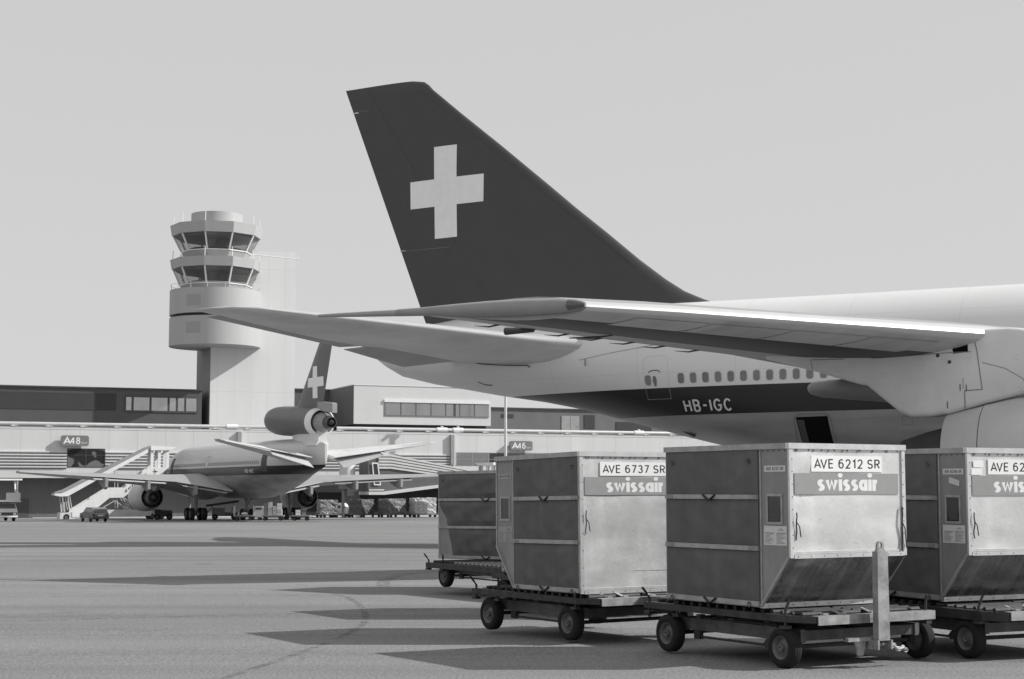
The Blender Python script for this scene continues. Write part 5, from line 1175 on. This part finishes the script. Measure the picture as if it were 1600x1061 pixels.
# station wagon seen from behind
WG = thing('station_wagon', 'small grey station wagon seen from behind, parked below the stairs', 'car', (-40.9, 157.5, gz(157.5)), R(121.5))
prof = [(-2.05, .35), (-2.1, .75), (-2.0, .85), (-1.75, 1.33), (-1.6, 1.38), (.2, 1.40), (.55, 1.36), (1.05, .93), (2.0, .80), (2.1, .60), (2.1, .35)]
g = MB(); n = len(prof); ww = lambda z: .80 - max(0, z - .85) * .26
g.loft([[(x * (1 if abs(y) < 2 else 1), y * ww(z), z) for x, z in prof] for y in (-1, -.97, .97, 1)]); body = g.build('body', M['car_paint'], WG, sharp=25)
for y in (1, -1):
    g = MB(); Pw = lambda x, z: (x, y * (ww(z) + .006), z)
    g.add([Pw(-1.72, .92), Pw(-.75, .92), Pw(-.75, 1.30), Pw(-1.55, 1.30)], [(0, 1, 2, 3)]); g.add([Pw(-.68, .92), Pw(.08, .92), Pw(.08, 1.31), Pw(-.68, 1.30)], [(0, 1, 2, 3)]); g.add([Pw(.15, .92), Pw(.92, .93), Pw(.52, 1.30), Pw(.15, 1.31)], [(0, 1, 2, 3)]); g.build('side_window', M['car_glass'], WG, fix=False)
g = MB(); g.add([(-2.004, -.66, .92), (-2.004, .66, .92), (-1.80, .60, 1.27), (-1.80, -.60, 1.27)], [(0, 1, 2, 3)]); g.build('rear_window', M['car_glass'], WG, fix=False); g = MB(); g.add([(1.03, -.66, .96), (1.03, .66, .96), (.60, .60, 1.33), (.60, -.60, 1.33)], [(0, 1, 2, 3)]); g.build('windscreen', M['car_glass'], WG, fix=False)
g = MB(); g.box(-2.20, -2.08, -.80, .80, .34, .52); g.build('bumper', M['dark'], WG)
for y in (-.66, .66):
    g = MB(); g.box(-2.13, -2.09, y - .12, y + .12, .58, .82); g.build('tail_lamp', M['dark'], WG)
g = MB(); g.box(-2.125, -2.10, -.25, .25, .56, .68); g.build('number_plate', M['offwhite'], WG)
for x in (-1.3, 1.3):
    for y in (-.72, .72): wheel((x, y, .30), (0, math.copysign(1, y), 0), .30, .18, WG, 20)
# stairs truck at the left edge, facing the camera
LT = thing('stairs_truck', 'white boarding-stairs truck facing the camera, cut off by the left edge', 'truck', (-50.75, 161, gz(161)), R(-90 + 30))
g = MB(); g.loft([[(x, y * w_, z) for x, z, w_ in ((1.0, .45, 1), (1.05, .95, 1), (.85, 1.25, .98), (.35, 1.78, .88), (-1.2, 1.80, .88), (-1.2, .45, 1))] for y in (-1.02, 1.02)]); g.build('cab', M['white'], LT, sharp=25)
g = MB(); g.add([(.835, -.90, 1.28), (.835, .90, 1.28), (.40, .82, 1.74), (.40, -.82, 1.74)], [(0, 1, 2, 3)]); g.build('windscreen', M['car_glass2'], LT, fix=False)
g = MB(); g.box(1.04, 1.10, -.95, .95, .62, .90); gr_ = g.build('grille', M['dark'], LT)
for y in (-.72, .72):
    g = MB(); g.box(1.09, 1.13, y - .13, y + .13, .66, .86); g.build('headlight', M['white'], gr_)
g = MB(); g.box(1.02, 1.16, -1.03, 1.03, .42, .58); g.build('bumper', M['white'], LT)
for x in (.3, -3.2):
    for y in (-.82, .82): wheel((x, y, .34), (0, math.copysign(1, y), 0), .34, .24, LT, 20)
g = MB(); g.box(-5.0, 1.4, -1.25, 1.25, 1.92, 2.06); g.build('platform', M['offwhite'], LT)
g = MB(); g.box(-4.0, 1.5, -1.3, 1.3, 4.08, 4.24); g.build('canopy', M['white'], LT)
g = MB()
for y in (-1.1, .9):
    g.bar((1.2, y, 2.06), (1.3, y, 4.1), .10); g.bar((.4, y, 2.9), (.0, y, 4.1), .14); g.bar((1.2, y, 3.1), (.9, y, 4.1), .07)
g.build('canopy_post', M['white'], LT)
g = MB()
for y in (-1.2, 1.16): g.prism([(1.3, 2.08), (1.3, 2.8), (-.5, 3.0), (-.5, 2.08)], lambda a, z: (a, y, z), lambda a, z: (a, y + .04, z))
g.box(1.28, 1.34, -.2, 1.15, 2.08, 2.85); g.build('guard_panel', M['offwhite'], LT)
g = MB(); g.box(-5, -1.2, -.9, .9, .5, 1.9); g.build('chassis', M['midgrey'], LT)
# small tow tractor under the port engine
TT = thing('tow_tractor', 'small dark tow tractor between the stairs and the airliner wheels', 'tractor', (-38.7, 178.5, gz(178.5)), R(10))
g = MB(); g.box(-.9, 1.0, -.6, .6, .35, .95); g.box(-.9, -.3, -.6, .6, .952, 1.15); g.box(.2, .9, -.55, .55, .952, 1.05); g.build('body', M['dark'], TT)
g = MB(); g.box(-.25, .1, -.5, .5, .952, 1.1); g.tube([(.25, .2, 1.05), (.1, .2, 1.3)], .04, 6); g.build('seat', M['midgrey'], TT)
for x in (-.6, .7):
    for y in (-.6, .6): wheel((x, y, .32), (0, math.copysign(1, y), 0), .32, .2, TT, 18)
# luggage carts behind the airliner
def flat_cart(loc, rz, label, L=2.1, ends=True):
    c = thing('luggage_cart', label, 'cart', (loc[0], loc[1], gz(loc[1])), rz, 'luggage carts under the far tail')
    g = MB(); g.box(-L/2, L/2, -.7, .7, .46, .56); g.box(-L/2 + .1, L/2 - .1, -.3, .3, .34, .455); g.build('deck', M['grey'], c)
    for x in (-L/2 + .35, L/2 - .35):
        for y in (-.55, .55): wheel((x, y, .2), (0, math.copysign(1, y), 0), .20, .12, c, 18)
    g = MB(); g.tube([(L/2, 0, .4), (L/2 + .75, 0, .3)], .03, 6); g.build('tow_bar', M['dark'], c)
    if ends:
        g = MB()
        for x in (-L/2 + .04, L/2 - .04):
            for y in (-.62, -.1, .62): g.tube([(x, y, .56), (x, y, 1.55)], .03, 6)
            for z in (.8, 1.05, 1.3, 1.55): g.tube([(x, -.62, z), (x, .62, z)], .03, 6)
        g.build('end_rack', M['offwhite'], c)
    return c
flat_cart((-28.05, 168.5), R(4), 'open luggage cart with a white bundle lying on it')
flat_cart((-25.0, 168.5), R(3), 'flat luggage cart carrying stacked pale boxes', 2.3, False)
flat_cart((-22.1, 168.5), R(2), 'nearly empty luggage cart, the right-hand one of the row', 2.0, False)
g = MB()
bm = bmesh.new(); bmesh.ops.create_icosphere(bm, subdivisions=3, radius=.30)
for v in bm.verts: v.co = Vector((v.co.x * 1.15, v.co.y, v.co.z * .55)) * (1 + .12 * math.sin(7 * v.co.x + 5 * v.co.y))
me = bpy.data.meshes.new('bundle'); bm.to_mesh(me); bm.free(); me.materials.append(M['white']); o = bpy.data.objects.new('white_bundle', me); C.objects.link(o); o.location = (-28.0, 168.3, gz(168.5) + .72); tag(o, 'white cloth bundle lying on the left luggage cart', 'bundle')
for i, (x, y, z, w_, d, h, m_, lb_) in enumerate(((-25.75, 168.4, .565, .42, .6, 1.25, 'grey', 'tall grey box at the left end of the box cart'), (-25.30, 168.3, .565, .42, .6, 1.38, 'offwhite', 'tall pale box second from the left on the box cart'), (-24.83, 168.4, .565, .40, .5, .95, 'white', 'low white box in the middle of the box cart'), (-24.30, 168.3, .565, .50, .6, .62, 'offwhite', 'pale lower box of the pair at the right end'), (-24.32, 168.3, 1.19, .48, .6, .62, 'white', 'white upper box of the pair at the right end'), (-22.4, 168.4, .565, .5, .6, .55, 'offwhite', 'single pale box on the right-hand luggage cart'))):
    g = MB(); g.box(-w_/2, w_/2, -d/2, d/2, 0, h); g.box(-w_/2 - .004, w_/2 + .004, -d/2 - .004, d/2 + .004, h * .47, h * .50, 1); o = g.build('carton', [M[m_], M['midgrey']]); o.location = (x, y, gz(y) + z); o.rotation_euler = (0, 0, R(3 + 4 * (i % 3))); tag(o, lb_, 'box', 'boxes on the luggage carts')
# belt loader and ground unit under the fuselage
BL = thing('belt_loader', 'dark belt loader with its raised conveyor under the far airliner', 'loader', (-32.3, 180, gz(180)), R(8))
g = MB(); g.bar((-1.9, 0, 1.55), (1.7, 0, 2.05), .8, .25); g.build('conveyor', M['dark'], BL)
g = MB(); g.box(-1.2, .2, -.7, .7, .4, 1.3); g.build('body', M['grey'], BL); g = MB(); g.box(.25, 1.6, -.7, .7, .4, .8); g.bar((.9, -.5, .8), (1.2, -.5, 1.8), .08); g.bar((-1.0, -.5, 1.3), (-1.5, -.5, 1.6), .08); g.tube([(-1.3, -.6, 1.3), (-2.2, -.6, .35)], .06, 6); g.build('chassis', M['midgrey'], BL)
for x in (-.9, 1.2):
    for y in (-.65, .65): wheel((x, y, .32), (0, math.copysign(1, y), 0), .32, .2, BL, 18)
GU = thing('ground_power_unit', 'pale cabinet-shaped ground power unit beside the boxes', 'power unit', (-27.0, 172.5, gz(172.5)), R(5))
g = MB(); g.prism([(-.55, .35), (.55, .35), (.55, 1.25), (.3, 1.5), (-.5, 1.5)], lambda a, z: (a, -.5, z), lambda a, z: (a, .5, z)); g.build('cabinet', M['offwhite'], GU)
g = MB(); g.box(-.45, .2, -.51, -.495, 1.15, 1.35); g.build('panel', M['dark'], GU)
for y in (-.4, .4): wheel((0, y, .2), (0, math.copysign(1, y), 0), .2, .12, GU, 16)
# wrapped freight pallets on a row of carts
def lumpy(w_, d, h, seed):
    bm = bmesh.new(); bmesh.ops.create_cube(bm, size=1); bmesh.ops.subdivide_edges(bm, edges=bm.edges, cuts=9, use_grid_fill=True)
    rd = random.Random(seed)
    for v in bm.verts:
        x, y, z = v.co; k = .03 * math.sin(9*x + seed) * math.cos(8*y - seed) + .02 * math.sin(14*z + 3*x + seed)
        v.co = Vector((x * w_ * (1 + k), y * d * (1 + k), (z + .5) * h * (1 + k * .8) + (rd.random() - .5) * .06)); v.co.x += (rd.random() - .5) * .07; v.co.y += (rd.random() - .5) * .07
    me = bpy.data.meshes.new('freight'); bm.to_mesh(me); bm.free(); return me
pal = [(512.5, 34, 20, 1.80, 'wrap', 'left-hand freight pallet of the row, mottled and wrapped in film'), (566, 37, 55, 1.88, 'wrap_dark', 'dark netted freight pallet just right of the white truck'), (613.5, 44, 42, 1.95, 'wrap_dark2', 'dark and mottled freight pallet, third of the row'), (661, 44, 22, 2.05, 'wrap_bright', 'brightest freight pallet of the row, nearest the containers')]
for i, (px_, wpx, an, h, m_, lb_) in enumerate(pal):
    Y = 212 + i; X = (px_ - 800) / 2500 * Y; w_ = wpx / 2500 * Y * .80
    me = lumpy(w_, 2.2, h, i + 3); me.materials.append(M[m_]); o = bpy.data.objects.new('freight_pallet', me); C.objects.link(o); o.location = (X, Y, gz(Y) + .5); o.rotation_euler = (0, 0, R(an)); tag(o, lb_, 'pallet', 'freight pallets waiting in a row')
    c = thing('pallet_cart', ('low cart under the left-hand mottled pallet', 'low cart under the dark netted pallet beside the truck', 'low cart under the third pallet of the row', 'low cart under the brightest freight pallet')[i], 'cart', (X, Y, gz(Y)), R(an), 'carts under the freight pallets')
    g = MB(); g.box(-w_/2 - .3, w_/2 + .3, -1.2, 1.2, .34, .46); g.build('deck', M['midgrey'], c)
    for x in (-w_/2 + .1, w_/2 - .1, -w_/2 + .6):
        for y in (-1.0, 1.0): wheel((x, y, .2), (0, math.copysign(1, y), 0), .2, .14, c, 16)
    g = MB(); g.tube([(w_/2 + .3, 0, .36), (w_/2 + 1.3, 0, .3)], .05, 6); g.build('tow_bar', M['dark'], c)
WTk = thing('service_truck', 'small white service truck between the left-hand freight pallets', 'truck', (-22.9, 214, gz(214)), R(-15))
g = MB(); g.box(-1.5, .6, -.8, .8, .5, 1.9); g.prism([(.605, .5), (1.5, .5), (1.5, 1.0), (1.05, 1.2), (.75, 1.75), (.605, 1.75)], lambda a, z: (a, -.8, z), lambda a, z: (a, .8, z)); g.build('body', M['white'], WTk)
g = MB(); g.box(.62, 1.0, -.815, -.80, 1.15, 1.6); g.box(-1.0, -.7, -.815, -.80, .9, 1.5); g.box(-.1, .4, -.815, -.8, 1.2, 1.6); g.build('side_window', M['car_glass'], WTk)
for x in (-1.0, 1.0):
    for y in (-.7, .7): wheel((x, y, .3), (0, math.copysign(1, y), 0), .3, .18, WTk, 16)
